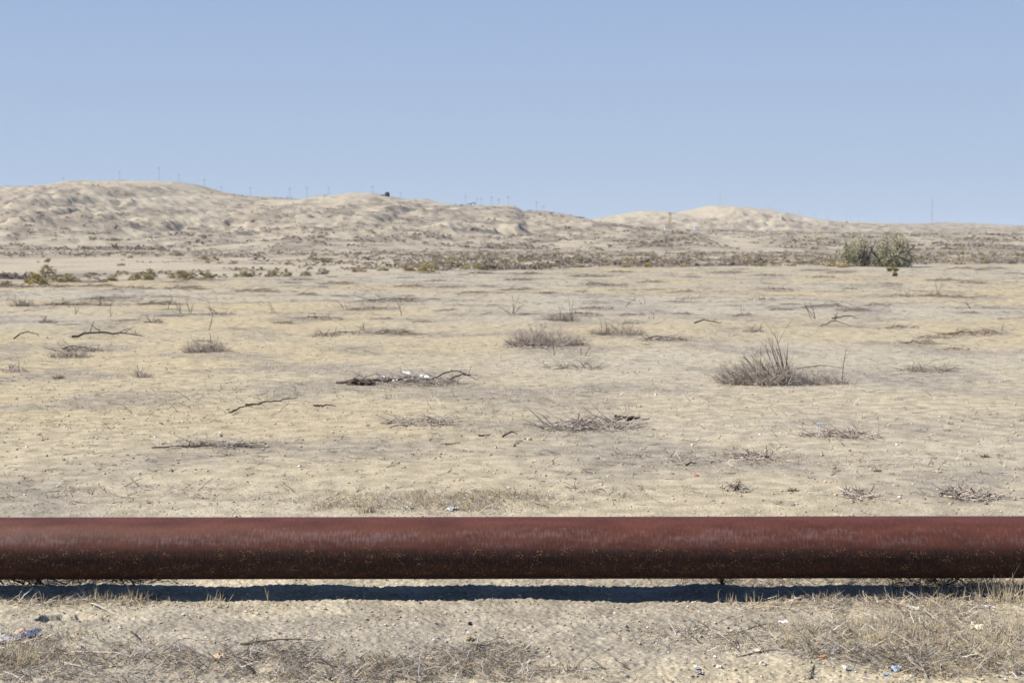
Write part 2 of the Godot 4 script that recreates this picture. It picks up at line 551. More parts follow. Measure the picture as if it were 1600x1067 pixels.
# ------------------------------------------------------------------ the scene
func _ready() -> void:
	setup_noise()
	var cam := Camera3D.new()
	cam.name = "camera"
	cam.position = Vector3(0, 1.6, 0)
	cam.rotation_degrees = Vector3(-3.96, 0, 0)
	cam.fov = 26.98
	cam.near = 0.05
	cam.far = 6000.0
	var lens := CameraAttributesPhysical.new()
	lens.frustum_focal_length = 50.0
	lens.frustum_focus_distance = 6.3
	lens.exposure_aperture = 7.1
	lens.frustum_near = 0.05
	lens.frustum_far = 6000.0
	cam.attributes = lens
	cam.fov = 26.98
	add_child(cam)
	cam.current = true

	var sky_mat := ProceduralSkyMaterial.new()
	sky_mat.sky_top_color = lin(0.044, 0.117, 0.304)
	sky_mat.sky_horizon_color = lin(0.246, 0.300, 0.376)
	sky_mat.sky_curve = 0.25
	sky_mat.ground_bottom_color = lin(0.30, 0.26, 0.20)
	sky_mat.ground_horizon_color = lin(0.45, 0.50, 0.55)
	sky_mat.sun_angle_max = 8.0
	sky_mat.sun_curve = 0.05
	var env := Environment.new()
	env.background_mode = Environment.BG_SKY
	env.sky = Sky.new()
	env.sky.sky_material = sky_mat
	env.tonemap_mode = Environment.TONE_MAPPER_LINEAR
	env.tonemap_exposure = 2.0
	env.sdfgi_enabled = true
	env.ssao_enabled = true
	env.ssil_enabled = true
	env.fog_enabled = true
	env.fog_density = 0.00009
	env.fog_light_color = Color(0.86, 0.90, 0.96)
	var we := WorldEnvironment.new()
	we.name = "daylight"
	we.environment = env
	add_child(we)

	var sun := DirectionalLight3D.new()
	sun.name = "sun"
	sun.light_energy = 1.6
	sun.light_color = Color(1.0, 0.965, 0.90)
	sun.light_angular_distance = 0.5
	sun.shadow_enabled = true
	add_child(sun)
	sun.look_at_from_position(Vector3(-70, 69, 13), Vector3.ZERO)

	build_ground()
	build_pipe()
	build_skyline()
	build_scrub()
	build_trees()
	build_field()
	build_foreground()
	build_litter()

func build_ground() -> void:
	var gm := ground_material()
	var ds := PackedFloat32Array([-60.0, -30.0, -12.0, -5.0, 0.0, 2.0, 3.2, 3.8])
	var d := 4.0
	while d < 8.3:
		ds.append(d)
		d += 0.0125
	while d < 112.0:
		ds.append(d)
		d *= 1.0125
	terrain("ground", ds, 720, 0.0, gm)
	ds = PackedFloat32Array()
	d = 104.0
	while d < 900.0:
		ds.append(d)
		d *= 1.0085
	while d < 3200.0:
		ds.append(d)
		d *= 1.014
	terrain("hills", ds, 620, 0.12, gm)

func on_ground(x: float, z: float) -> Vector3:
	return Vector3(x, gh(x, z), z)

func build_skyline() -> void:
	var wood := matte()
	var steel := matte(0.7)
	# utility poles: x, z, height
	var spots := [[-238.4, -760.0, 36.8, -0.32, "the tallest pale hill"], [-208.6, -760.0, 39.9, -0.48, "the tallest pale hill"], [-190.2, -770.0, 42.5, -0.12, "the tallest pale hill"], [-179.5, -770.0, 39.0, -0.41, "the tallest pale hill"], [-163.5, -760.0, 35.8, -0.52, "the tallest pale hill"], [-154.6, -760.0, 31.7, -0.12, "the tallest pale hill"], [-139.2, -760.0, 31.4, 0.50, "the saddle below the tallest hill"], [-119.9, -770.0, 31.4, 0.36, "the saddle below the tallest hill"], [-110.5, -770.0, 32.1, 0.32, "the saddle below the tallest hill"], [-98.8, -770.0, 31.7, -0.33, "the saddle below the tallest hill"], [-74.2, -760.0, 32.0, 0.04, "the hilltop near the dark tank"], [-60.0, -770.0, 29.3, -0.27, "the hilltop near the dark tank"], [-25.3, -780.0, 27.6, -0.39, "the ridge around the small pump jack"], [-19.3, -780.0, 26.5, -0.47, "the ridge around the small pump jack"], [-16.8, -780.0, 26.2, -0.34, "the ridge around the small pump jack"], [-11.2, -780.0, 26.9, 0.51, "the ridge around the small pump jack"], [-7.4, -780.0, 25.8, 0.39, "the ridge around the small pump jack"], [-2.1, -780.0, 27.2, 0.37, "the ridge around the small pump jack"], [13.5, -790.0, 24.4, 0.36, "the low end of the long ridge"], [17.4, -790.0, 22.6, -0.37, "the low end of the long ridge"], [175.0, -1200.0, 42.6, -0.23, "the rounded hill"], [219.1, -1220.0, 34.0, 0.15, "the slope trailing off the rounded hill"], [224.0, -1220.0, 32.3, 0.28, "the slope trailing off the rounded hill"], [229.0, -1220.0, 31.2, 0.43, "the slope trailing off the rounded hill"], [249.5, -1240.0, 29.5, 0.46, "the slope trailing off the rounded hill"], [276.7, -1300.0, 28.5, -0.50, "the slope trailing off the rounded hill"], [385.9, -1750.0, 40.2, 0.13, "the far flat ridge near the lattice mast"], [408.0, -1740.0, 38.4, 0.21, "the far flat ridge near the lattice mast"], [413.5, -1740.0, 36.1, 0.01, "the far flat ridge near the lattice mast"], [427.7, -1760.0, 35.7, -0.39, "the far flat ridge near the lattice mast"], [448.3, -1760.0, 34.9, -0.03, "the far flat ridge near the lattice mast"], [479.2, -1760.0, 32.5, -0.49, "the far flat ridge near the lattice mast"], [525.1, -1760.0, 34.1, 0.52, "the far flat ridge near the lattice mast"], [551.3, -1760.0, 30.9, 0.44, "the far flat ridge near the lattice mast"]]
	for s: Array in spots:
		var at := on_ground(s[0], s[1])
		var t := thing("utility_pole", "thin grey utility pole on %s" % s[4], "utility pole", at, s[3], "utility poles on " + s[4])
		var hgt: float = maxf(5.0, s[2] - at.y)
		var g := Geo.new()
		g.tube(PackedVector3Array([Vector3(0, -0.5, 0), Vector3(0, hgt, 0)]), PackedFloat32Array([0.11, 0.08]), 6, Color(0.33, 0.31, 0.29))
		part("pole", g, wood, t)
		g = Geo.new()
		g.box(Vector3(0, hgt - 0.7, 0.16), Vector3(2.0, 0.13, 0.12), Color(0.22, 0.20, 0.18))
		part("crossarm", g, wood, t)
	# lattice radio mast
	var mx := (1454.0 - 800.0) / 2222.0 * 1720.0
	var base := on_ground(mx, -1720.0)
	var mast := thing("radio_mast", "tall slender steel lattice mast rising from the distant ridge", "mast", base)
	var top := 54.5 - base.y
	for k in 3:
		var a := TAU * k / 3.0
		var g := Geo.new()
		g.tube(PackedVector3Array([Vector3(cos(a) * 0.9, -0.5, sin(a) * 0.9), Vector3(cos(a) * 0.5, top, sin(a) * 0.5)]), PackedFloat32Array([0.10, 0.08]), 5, Color(0.3, 0.3, 0.31))
		part("leg", g, steel, mast)
	var br := Geo.new()
	for k in 14:
		for j in 3:
			var a := TAU * j / 3.0
			var b := TAU * (j + 1) / 3.0
			var y0 := top * k / 14.0
			var y1 := top * (k + 1) / 14.0
			br.tube(PackedVector3Array([Vector3(cos(a) * 0.8, y0, sin(a) * 0.8), Vector3(cos(b) * 0.75, y1, sin(b) * 0.75)]), PackedFloat32Array([0.05, 0.05]), 4, Color(0.3, 0.3, 0.31))
	part("lattice", br, steel, mast)
	var dish := Geo.new()
	dish.blob(Vector3(0.9, top * 0.72, 0.4), Vector3(0.9, 0.9, 0.4), 0.0, 1, 2, Color(0.5, 0.5, 0.5))
	part("dish", dish, steel, mast)
	# dark storage tank on the left summit
	var tx := (606.0 - 800.0) / 2222.0 * 690.0
	var tp := on_ground(tx, -690.0)
	var tank := thing("storage_tank", "dark blue-black oil tank perched on the pale hilltop", "tank", tp)
	var body := Geo.new()
	var ring := PackedVector3Array([Vector3(0, -0.6, 0), Vector3(0, 1.9, 0), Vector3(0, 2.1, 0), Vector3(0, 2.2, 0)])
	body.tube(ring, PackedFloat32Array([1.15, 1.15, 1.0, 0.02]), 20, Color(0.018, 0.026, 0.034))
	part("shell", body, steel, tank)
	var ladder := Geo.new()
	for k in 2:
		ladder.tube(PackedVector3Array([Vector3(-0.25 + 0.5 * k, -0.2, 1.5), Vector3(-0.25 + 0.5 * k, 2.4, 1.5)]), PackedFloat32Array([0.04, 0.04]), 4, Color(0.05, 0.05, 0.05))
	for k in 7:
		ladder.tube(PackedVector3Array([Vector3(-0.25, 0.1 + 0.4 * k, 1.5), Vector3(0.25, 0.1 + 0.4 * k, 1.5)]), PackedFloat32Array([0.03, 0.03]), 4, Color(0.05, 0.05, 0.05))
	part("ladder", ladder, steel, tank)
	var low := Geo.new()
	low.box(Vector3(-2.6, 0.35, 0), Vector3(2.3, 1.1, 1.6), Color(0.03, 0.035, 0.04))
	part("pump_housing", low, steel, tank)
	# pump jacks
	for s: Array in [[736.0, 735.0, Color(0.06, 0.075, 0.10), "dark pump jack standing on the middle ridge among poles"], [1262.0, 1230.0, Color(0.07, 0.07, 0.075), "dark pump jack on the low ridge right of the rounded hill"]]:
		var px: float = (s[0] - 800.0) / 2222.0 * s[1]
		pump_jack(on_ground(px, -s[1]), s[2], s[3], 0.75)
	# yellow service mast
	var yx := (1046.0 - 800.0) / 2222.0 * 560.0
	var yp := on_ground(yx, -560.0)
	var ym := thing("service_mast", "yellow well-service mast standing on the plain before the rounded hill", "mast", yp)
	var yel := Color(0.40, 0.30, 0.12)
	for sx: float in [-0.45, 0.45]:
		var g := Geo.new()
		g.tube(PackedVector3Array([Vector3(sx, -0.3, 0.4), Vector3(sx * 0.7, 6.4, 0.0)]), PackedFloat32Array([0.16, 0.13]), 6, yel)
		part("leg", g, steel, ym)
	var rg := Geo.new()
	for k in 8:
		rg.box(Vector3(0, 0.5 + 0.75 * k, 0.35 - 0.045 * k), Vector3(0.8, 0.12, 0.12), yel)
	part("rung", rg, steel, ym).set_meta("kind", "stuff")
	var crown := Geo.new()
	crown.box(Vector3(0, 6.5, 0), Vector3(1.3, 0.4, 0.8), yel)
	part("crown_block", crown, steel, ym)
	var wm := matte(0.6)
	for s: Array in [[1041.0, 356.0, "white equipment box at the foot of the yellow mast"], [1087.0, 357.0, "white equipment box alone on the plain right of the yellow mast"]]:
		var g := Geo.new()
		g.box(Vector3(0, 0.7, 0), Vector3(1.7, 1.4, 1.2), Color(0.72, 0.72, 0.72))
		var lid := Geo.new()
		lid.box(Vector3(0, 1.45, 0), Vector3(1.85, 0.1, 1.35), Color(0.66, 0.66, 0.66))
		var wx: float = (s[0] - 800.0) / 2222.0 * 556.0
		var t := thing("equipment_box", s[2], "equipment box", on_ground(wx, -556.0))
		part("cabinet", g, wm, t)
		part("lid", lid, wm, t)

func pump_jack(at: Vector3, col: Color, label: String, k: float) -> void:
	var m := matte(0.7)
	var t := thing("pump_jack", label, "pump jack", at, 0.3)
	var g := Geo.new()
	g.box(Vector3(0, 0.2, 0) * k, Vector3(5.0, 0.4, 1.4) * k, col)
	part("skid", g, m, t)
	for s: float in [-1.0, 1.0]:
		g = Geo.new()
		g.tube(PackedVector3Array([Vector3(0.9 * s, 0.3, 0.5 * s) * k, Vector3(0, 3.4, 0) * k]), PackedFloat32Array([0.16, 0.13]), 5, col)
		part("post", g, m, t)
	g = Geo.new()
	g.box(Vector3(0, 3.55, 0) * k, Vector3(5.2, 0.4, 0.35) * k, col, Basis(Vector3.BACK, 0.16))
	part("walking_beam", g, m, t)
	g = Geo.new()
	g.box(Vector3(2.7, 3.5, 0) * k, Vector3(0.6, 1.7, 0.4) * k, col, Basis(Vector3.BACK, 0.16))
	part("horse_head", g, m, t)
	g = Geo.new()
	g.box(Vector3(-2.0, 1.4, 0) * k, Vector3(0.9, 1.9, 0.8) * k, col)
	part("counterweight", g, m, t)

func build_scrub() -> void:
	var r := RandomNumberGenerator.new()
	r.seed = 501
	var leafm := matte()
	leafm.backlight_enabled = true
	leafm.backlight = Color(0.25, 0.25, 0.15)
	var kinds := [
		["yellow-green saltbush mound", Color(0.26, 0.22, 0.075), Color(0.52, 0.43, 0.19), 0.62],
		["olive saltbush mound", Color(0.25, 0.21, 0.105), Color(0.50, 0.42, 0.245), 0.75],
		["straw-coloured dry shrub", Color(0.30, 0.235, 0.13), Color(0.56, 0.455, 0.28), 0.5],
		["grey leafless shrub", Color(0.21, 0.18, 0.16), Color(0.44, 0.38, 0.33), 0.45]]
	var proto := []
	for k in kinds.size():
		for j in 2:
			var t := Node3D.new()
			var g := Geo.new()
			foliage(g, r, 900, Vector3(0.55, 0.75, 0.5), 0.10, 0.0, kinds[k][1], kinds[k][2])
			var o := MeshInstance3D.new()
			o.name = "foliage"
			o.mesh = g.mesh(leafm)
			t.add_child(o)
			g = Geo.new()
			for q in 7:
				walk(g, r, Vector3(r.randf_range(-0.1, 0.1), -0.05, r.randf_range(-0.1, 0.1)), Vector3(r.randf_range(-1, 1), 1.0, r.randf_range(-1, 1)), 0.6, 0.014, 4, 0.25, 4, Color(0.10, 0.08, 0.06), 1)
			o = MeshInstance3D.new()
			o.name = "stems"
			o.mesh = g.mesh(leafm)
			t.add_child(o)
			t.set_meta("category", "shrub")
			proto.append(t)
	# the row of larger mounds at the edge of the field: x, z, width, height, kind
	var row := [[-18.45, -55.43, 1.05, 0.50, 0], [-19.12, -56.31, 0.56, 0.35, 2], [-18.36, -58.15, 1.15, 0.37, 1], [-17.84, -58.15, 0.52, 0.26, 2], [-16.87, -58.15, 0.84, 0.24, 3], [-16.87, -60.11, 0.70, 0.35, 1], [-16.17, -61.14, 0.72, 0.39, 2], [-15.28, -60.11, 0.92, 0.51, 1], [-14.93, -64.46, 1.39, 0.49, 2], [-14.47, -63.32, 0.74, 0.34, 1], [-13.77, -64.46, 0.70, 0.44, 2], [-12.54, -66.89, 1.14, 0.45, 2], [-11.50, -68.17, 0.80, 0.46, 2], [-11.03, -69.50, 0.69, 0.41, 1], [-10.26, -70.88, 0.70, 0.35, 2], [-9.79, -73.82, 0.80, 0.33, 3], [-8.49, -78.71, 0.92, 0.35, 2], [-7.24, -80.49, 0.80, 0.33, 2], [-5.79, -80.49, 1.30, 0.43, 2], [-4.81, -78.71, 1.20, 0.50, 0], [-3.88, -86.35, 0.93, 0.31, 3], [-1.36, -86.35, 0.85, 0.47, 1], [0.49, -90.74, 0.98, 0.37, 3], [4.28, -90.74, 0.98, 0.33, 2], [7.53, -93.11, 0.92, 0.38, 1], [8.87, -93.11, 0.75, 0.42, 0], [11.52, -95.61, 0.86, 0.34, 2], [13.69, -98.25, 1.06, 0.35, 3], [17.05, -98.25, 0.97, 0.44, 1], [19.98, -101.03, 1.00, 0.36, 2], [21.57, -95.61, 1.03, 0.39, 2], [21.76, -93.11, 1.09, 0.42, 2], [29.91, -103.98, 1.03, 0.37, 3], [33.70, -107.10, 1.06, 0.39, 2], [36.72, -110.42, 0.99, 0.40, 1], [38.71, -110.42, 1.09, 0.40, 3], [-22.16, -63.32, 0.85, 0.34, 3], [-18.87, -52.95, 0.57, 0.29, 2]]
	for s: Array in row:
		var k: int = s[4]
		var p: Node3D = proto[k * 2 + r.randi() % 2]
		copy(p, "large %s in the row edging the bare field" % kinds[k][0], "shrubs edging the field: %s" % kinds[k][0], on_ground(s[0], s[1]) - Vector3(0, 0.03, 0), r.randf() * TAU, Vector3(s[2] / 1.25, s[3] / 0.8, s[2] / 1.25), "desert_shrub")
	# scattered ones on the plain behind
	var made := 0
	while made < 200:
		var d := 60.0 * pow(4.0, r.randf())
		var x := r.randf_range(-0.40, 0.40) * d
		if d < lookup(scrub_edge, x) + 4.0: continue
		var bare := x < -4.0 - (d - 60.0) * 0.10 and d < 190.0
		if bare and r.randf() < 0.72: continue
		var k: int = [0, 1, 1, 2, 2, 3][r.randi() % 6]
		var p: Node3D = proto[k * 2 + r.randi() % 2]
		var sz: float = kinds[k][3] * r.randf_range(0.45, 1.0)
		copy(p, "small %s scattered on the scrub plain below the hills" % kinds[k][0], "shrubs on the plain: %s" % kinds[k][0], on_ground(x, -d) - Vector3(0, 0.03, 0), r.randf() * TAU, Vector3(sz * r.randf_range(1.0, 1.6), sz * 0.85, sz), "desert_shrub")
		made += 1
	for t: Node3D in proto: t.free()
	# far scrub, one mass
	var g := Geo.new()
	foliage(g, r, 150, Vector3(0.6, 0.5, 0.6), 0.17, 0.0, Color(0.8, 0.8, 0.8), Color(1.15, 1.15, 1.15))
	var where := []
	var tint := PackedColorArray()
	while where.size() < 27000:
		var d := 62.0 * pow(4.2, r.randf()) if where.size() < 9500 else 260.0 * pow(4.6, pow(r.randf(), 0.9))
		var x := r.randf_range(-0.52, 0.52) * d
		var edge := lookup(scrub_edge, x)
		if d < edge + 1.0: continue
		var dens := 0.55 + 0.9 * n_patch.get_noise_2d(x * 0.45, d * -0.16)
		if d > 260.0: dens = 0.42 + 1.3 * n_tone.get_noise_2d(x * 2.2, -d * 1.1)
		for b: Array in bare_soil:
			dens -= 0.8 * b[4] * exp(-pow((x - b[0]) / b[2], 2.0) - pow((-d - b[1]) / b[3], 2.0))
		if x < -4.0 - (d - 60.0) * 0.10 and d < 190.0: dens -= 0.35
		if r.randf() > dens: continue
		var s := 0.16 * pow(4.0, pow(r.randf(), 1.5)) * (1.0 if d < 260.0 else 2.2)
		if r.randf() < 0.06: s *= 1.7
		where.append(Transform3D(Basis(Vector3.UP, r.randf() * TAU).scaled(Vector3(s * r.randf_range(1.0, 1.8), s * r.randf_range(0.45, 0.8), s)), on_ground(x, -d)))
		var c := Color(0.32, 0.27, 0.225).lerp(Color(0.42, 0.35, 0.26), r.randf())
		if r.randf() < 0.16: c = Color(0.38, 0.315, 0.165)
		if r.randf() < 0.12: c = Color(0.17, 0.145, 0.115)
		tint.append(c)
	stuff("desert_scrub", "low grey and olive desert scrub covering the plain and the hillsides", g.mesh(matte()), where, tint)

func build_trees() -> void:
	var r := RandomNumberGenerator.new()
	r.seed = 77
	var leafm := matte()
	leafm.backlight_enabled = true
	leafm.backlight = Color(0.3, 0.3, 0.2)
	var barkm := matte()
	for s: Array in [
		[22.993, -95.612, 1.9794, 2.2375, "rounded grey-green desert tree, the smaller of the pair beyond the field", 9000],
		[25.485, -95.612, 2.6678, 2.5387, "broad drooping grey-green desert tree, the larger of the pair beyond the field", 13000]]:
		var t := thing("desert_tree", s[4], "tree", on_ground(s[0], s[1]), 0.0, "pair of trees beyond the field")
		var g := Geo.new()
		for k in 4:
			walk(g, r, Vector3(r.randf_range(-0.2, 0.2) + (k - 1.5) * 0.25, -0.1, r.randf_range(0.0, 0.4)), Vector3(r.randf_range(-0.3, 0.3) + (k - 1.5) * 0.35, 1.0, r.randf_range(-0.2, 0.5)), s[3] * 0.8, 0.065, 6, 0.16, 6, Color(0.07, 0.058, 0.045), 2)
		part("trunk", g, barkm, t)
		g = Geo.new()
		foliage(g, r, s[5], Vector3(s[2] * 0.5, s[3] * 0.97, s[2] * 0.42), 0.10, s[3] * 0.55, Color(0.25, 0.235, 0.15), Color(0.50, 0.465, 0.325))
		part("crown", g, leafm, t)
	# the little bush with a dark lump at its base, before them
	var b := thing("dark_base_bush", "small yellow-green bush with a dark base before the trees", "bush", on_ground(18.301, -68.168))
	var g := Geo.new()
	g.blob(Vector3(0.05, 0.07, 0), Vector3(0.12, 0.12, 0.10), 0.6, 5, 2, Color(0.11, 0.08, 0.055))
	part("dark_base", g, barkm, b)
	g = Geo.new()
	foliage(g, r, 420, Vector3(0.30, 0.42, 0.28), 0.085, 0.0, Color(0.13, 0.11, 0.03), Color(0.27, 0.22, 0.085))
	var o := part("foliage", g, leafm, b)
	o.position = Vector3(-0.04, 0.22, 0)

const ASH := Color(0.54, 0.465, 0.385)
const ASH_DARK := Color(0.25, 0.208, 0.168)
const BARK := Color(0.060, 0.050, 0.042)

func build_field() -> void:
	var r := RandomNumberGenerator.new()
	r.seed = 900
	var m := matte()
	# the big dead bush
	var t := thing("dead_bush", "largest dead grey bush, with dark bare branches sticking up from it", "dead bush", on_ground(2.865, -16.252))
	var g := Geo.new()
	twig_dome(g, r, 560, 0.62, 0.40, 0.50, 0.0044, ASH_DARK * 1.0, ASH * 1.05)
	part("twig_mound", g, m, t)
	for s: Array in [[0.26, 0.64, -0.14, 0.009, 1], [0.24, 0.58, -0.34, 0.008, 1], [0.27, 0.50, -0.22, 0.008, 0], [0.20, 0.48, -0.75, 0.007, 1], [0.25, 0.60, -0.24, 0.007, 0], [0.30, 0.38, -0.10, 0.010, 1], [0.10, 0.48, -1.0, 0.007, 1], [0.22, 0.54, -0.45, 0.006, 1], [0.28, 0.52, -0.18, 0.006, 0], [0.05, 0.44, -0.6, 0.006, 1], [0.16, 0.50, -0.55, 0.006, 1]]:
		g = Geo.new()
		walk(g, r, Vector3(s[0], -0.02, 0.12), Vector3(s[2], 1.0, -0.1), s[1], s[3], 8, 0.10, 5, BARK, s[4])
		part("branch", g, m, t)
	t = thing("dead_bush", "low sprawling dead bush trailing right of the largest dead bush", "dead bush", on_ground(3.601, -16.327))
	g = Geo.new()
	twig_dome(g, r, 230, 0.42, 0.22, 0.26, 0.0038, ASH_DARK, ASH)
	part("twig_mound", g, m, t)
	g = Geo.new()
	walk(g, r, Vector3(0.22, -0.02, -0.05), Vector3(0.05, 1.0, 0), 0.42, 0.006, 6, 0.16, 4, BARK * 1.4, 1)
	part("branch", g, m, t)
	g = Geo.new()
	lying(g, r, Vector3(-0.3, 0.16, -0.1), 0.05, 0.55, 0.006, 0.03, 0.2, BARK * 1.4, 3)
	part("branch", g, m, t)
	# other bush mounds: x, z, width, depth factor, height, twigs, tone, label
	for s: Array in [
		[0.520, -22.171, 1.4967, 0.5, 0.4191, 300, 1.0, "wide grey dead bush mound with two bare stumps in front"],
		[1.800, -24.642, 1.2199, 0.4, 0.2883, 150, 0.9, "low grey dead bush just behind the wide mound"],
		[1.049, -29.094, 0.7856, 0.4, 0.3142, 60, 0.75, "thin dark dead bush standing behind the wide mound"],
		[-4.501, -20.863, 0.9014, 0.5, 0.2817, 130, 0.9, "grey dead bush near the long gnarled fallen branch"],
		[-6.276, -20.149, 0.7799, 0.5, 0.1995, 80, 0.85, "sparse grey dead bush below the long gnarled branch"],
		[-6.276, -17.811, 0.3527, 0.6, 0.1042, 60, 1.35, "pale bleached clump of dead twigs on the sand"],
		[-4.450, -17.037, 0.2607, 0.6, 0.1380, 60, 1.3, "small pale dead shrub with a grey litter skirt"],
		[-12.182, -35.498, 0.9266, 0.5, 0.2876, 80, 0.7, "dark low dead bush near the shrub row"],
		[-10.335, -35.857, 0.5809, 0.5, 0.2259, 40, 0.7, "small dark dead bush far out on the bare field"],
		[-7.054, -27.947, 0.5282, 0.5, 0.1509, 40, 0.65, "small dark brush clump behind the gnarled branch"],
		[-9.133, -27.947, 0.5031, 0.5, 0.1509, 40, 0.7, "small grey brush clump beside the arched twig"],
		[-3.278, -24.642, 0.7763, 0.5, 0.1553, 60, 0.8, "flat grey brush clump in mid-field"],
		[5.156, -17.722, 0.6859, 0.35, 0.0877, 60, 0.7, "flat dark brush clump right of the dead bushes"],
		[4.286, -25.347, 0.4563, 0.5, 0.1597, 40, 0.8, "small grey brush with a dark knot behind the largest dead bush"],
		[0.668, -12.279, 0.8842, 0.4, 0.1105, 150, 1.05, "flattened grey brush beside the charred logs"],
		[-0.824, -12.542, 0.7338, 0.4, 0.0508, 80, 1.0, "thin grey litter of twigs on open sand"],
		[2.886, -8.880, 0.3597, 0.4, 0.0480, 90, 1.0, "flattened grey twig clump just beyond the pipe"],
		[2.185, -8.903, 0.2244, 0.5, 0.0481, 70, 1.1, "small pale twig clump just beyond the pipe"],
		[1.453, -9.136, 0.1891, 0.5, 0.0411, 30, 0.8, "few broken twigs lying beyond the pipe"],
		[1.812, -10.511, 0.3595, 0.5, 0.0426, 60, 0.95, "faint grey twig patch on the open sand"],
		[2.688, -11.628, 0.6803, 0.4, 0.0471, 70, 1.0, "faint grey twig patch around the white stake"],
		[0.825, -18.273, 0.8303, 0.4, 0.0738, 40, 0.7, "brown litter strip below the two bare stumps"],
		[5.085, -40.336, 1.2707, 0.4, 0.1452, 40, 0.75, "flat dark brush far out beyond the dead bushes"],
		[6.925, -39.441, 1.0650, 0.4, 0.1420, 40, 0.75, "flat grey brush streak far out on the field"]]:
		var b := thing("dead_bush", s[7], "dead bush", on_ground(s[0], s[1]))
		g = Geo.new()
		var w: float = s[2] * 0.5
		var tn: float = s[6]
		if s[4] > 0.12:
			twig_dome(g, r, int(s[5] * 1.7), w, w * s[3] + 0.1, s[4] * 1.15, 0.0045, ASH_DARK * tn, ASH * tn)
		else:
			litter_dome(g, r, int(s[5] * 1.8), w, w * s[3] + 0.08, s[4] * 0.8, 0.0042, ASH_DARK * tn, ASH * tn)
		part("twig_mound", g, m, b)
		g = Geo.new()
		for k in 3:
			walk(g, r, Vector3(r.randf_range(-0.5, 0.5) * w, 0, 0), Vector3(r.randf_range(-1.2, 1.2), 0.7, r.randf_range(-0.4, 0.4)), s[4] * 0.9 + 0.05, 0.006, 5, 0.25, 4, BARK * 1.5 * tn, 1)
		part("branch", g, m, b)
	# upright bare saplings: x, z, height, stems, lean, label
	for s: Array in [
		[6.453, -30.338, 0.5188, 3, 0.25, "dark forked sapling with a thin log beside it"],
		[11.397, -35.147, 0.3480, 2, 0.7, "leaning bare sapling far right of the dead bushes"],
		[8.648, -25.167, 0.2265, 1, 0.05, "single thin bare twig standing alone on open sand"],
		[0.043, -31.694, 0.4279, 4, 0.35, "bushy bare sapling behind the wide grey mound"],
		[1.197, -28.857, 0.4675, 3, 0.6, "dark leaning sapling rising behind the wide grey mound"],
		[2.904, -36.223, 0.4238, 1, -0.9, "slanting bare stick far behind the wide grey mound"],
		[0.576, -20.265, 0.2371, 1, 0.05, "short straight bare stake before the wide grey mound"],
		[1.015, -20.265, 0.1824, 2, -0.2, "stubby dark stump before the wide grey mound"],
		[-5.548, -25.903, 0.3964, 1, -0.35, "leaning dark stick by the grey dead bush"],
		[-7.317, -31.413, 0.3393, 2, 0.1, "pair of dark upright twigs far out on the field"],
		[-7.327, -32.270, 0.4066, 2, 0.05, "tall dark forked twig beside the pair of twigs"],
		[-8.433, -34.802, 0.3759, 1, -0.2, "lone dark twig behind the pair of twigs"],
		[-6.760, -32.270, 0.3195, 2, 0.1, "stubby dark twig left of open sand"],
		[-8.531, -30.338, 0.3004, 1, 0.1, "thin twig behind the gnarled branch"],
		[-9.568, -31.137, 0.2242, 2, -0.3, "small dark twig left of the thin twig"],
		[-12.329, -39.008, 0.1756, 2, 0.2, "tiny dark sprig near the shrub row"],
		[-2.499, -31.694, 0.4850, 1, 0.02, "tall hair-thin twig in mid-field"],
		[-2.746, -26.484, 0.2145, 3, 0.4, "low spreading dark twig in mid-field"],
		[-4.075, -34.802, 0.3133, 2, 0.3, "small bare twig far out in mid-field"],
		[-5.559, -33.176, 0.3285, 2, 0.15, "bare twig beyond the gnarled branch"],
		[3.520, -37.763, 0.2379, 2, 0.4, "tiny forked twig far behind the dead bushes"],
		[5.380, -33.176, 0.1792, 2, 0.4, "tiny dark twig behind the largest dead bush"],
		[11.793, -42.255, 0.3043, 2, 0.5, "small dark sapling below the pair of trees"],
		[12.956, -43.284, 0.4675, 2, 0.1, "thin pale sapling right of the pair of trees"],
		[2.933, -29.579, 0.1065, 2, 0.5, "stubby twig on a pale patch of sand"]]:
		var b := thing("bare_sapling", s[5], "dead sapling", on_ground(s[0], s[1]))
		for k: int in s[3]:
			g = Geo.new()
			walk(g, r, Vector3(r.randf_range(-0.05, 0.05), -0.02, r.randf_range(-0.04, 0.04)), Vector3(-s[4] + r.randf_range(-0.35, 0.35) * (s[3] - 1), 1.0, r.randf_range(-0.2, 0.2)), s[2] * r.randf_range(0.8, 1.05), 0.005 + 0.006 * s[2], 7, 0.17, 5, BARK * r.randf_range(1.1, 2.2), 1)
			part("stem", g, m, b)
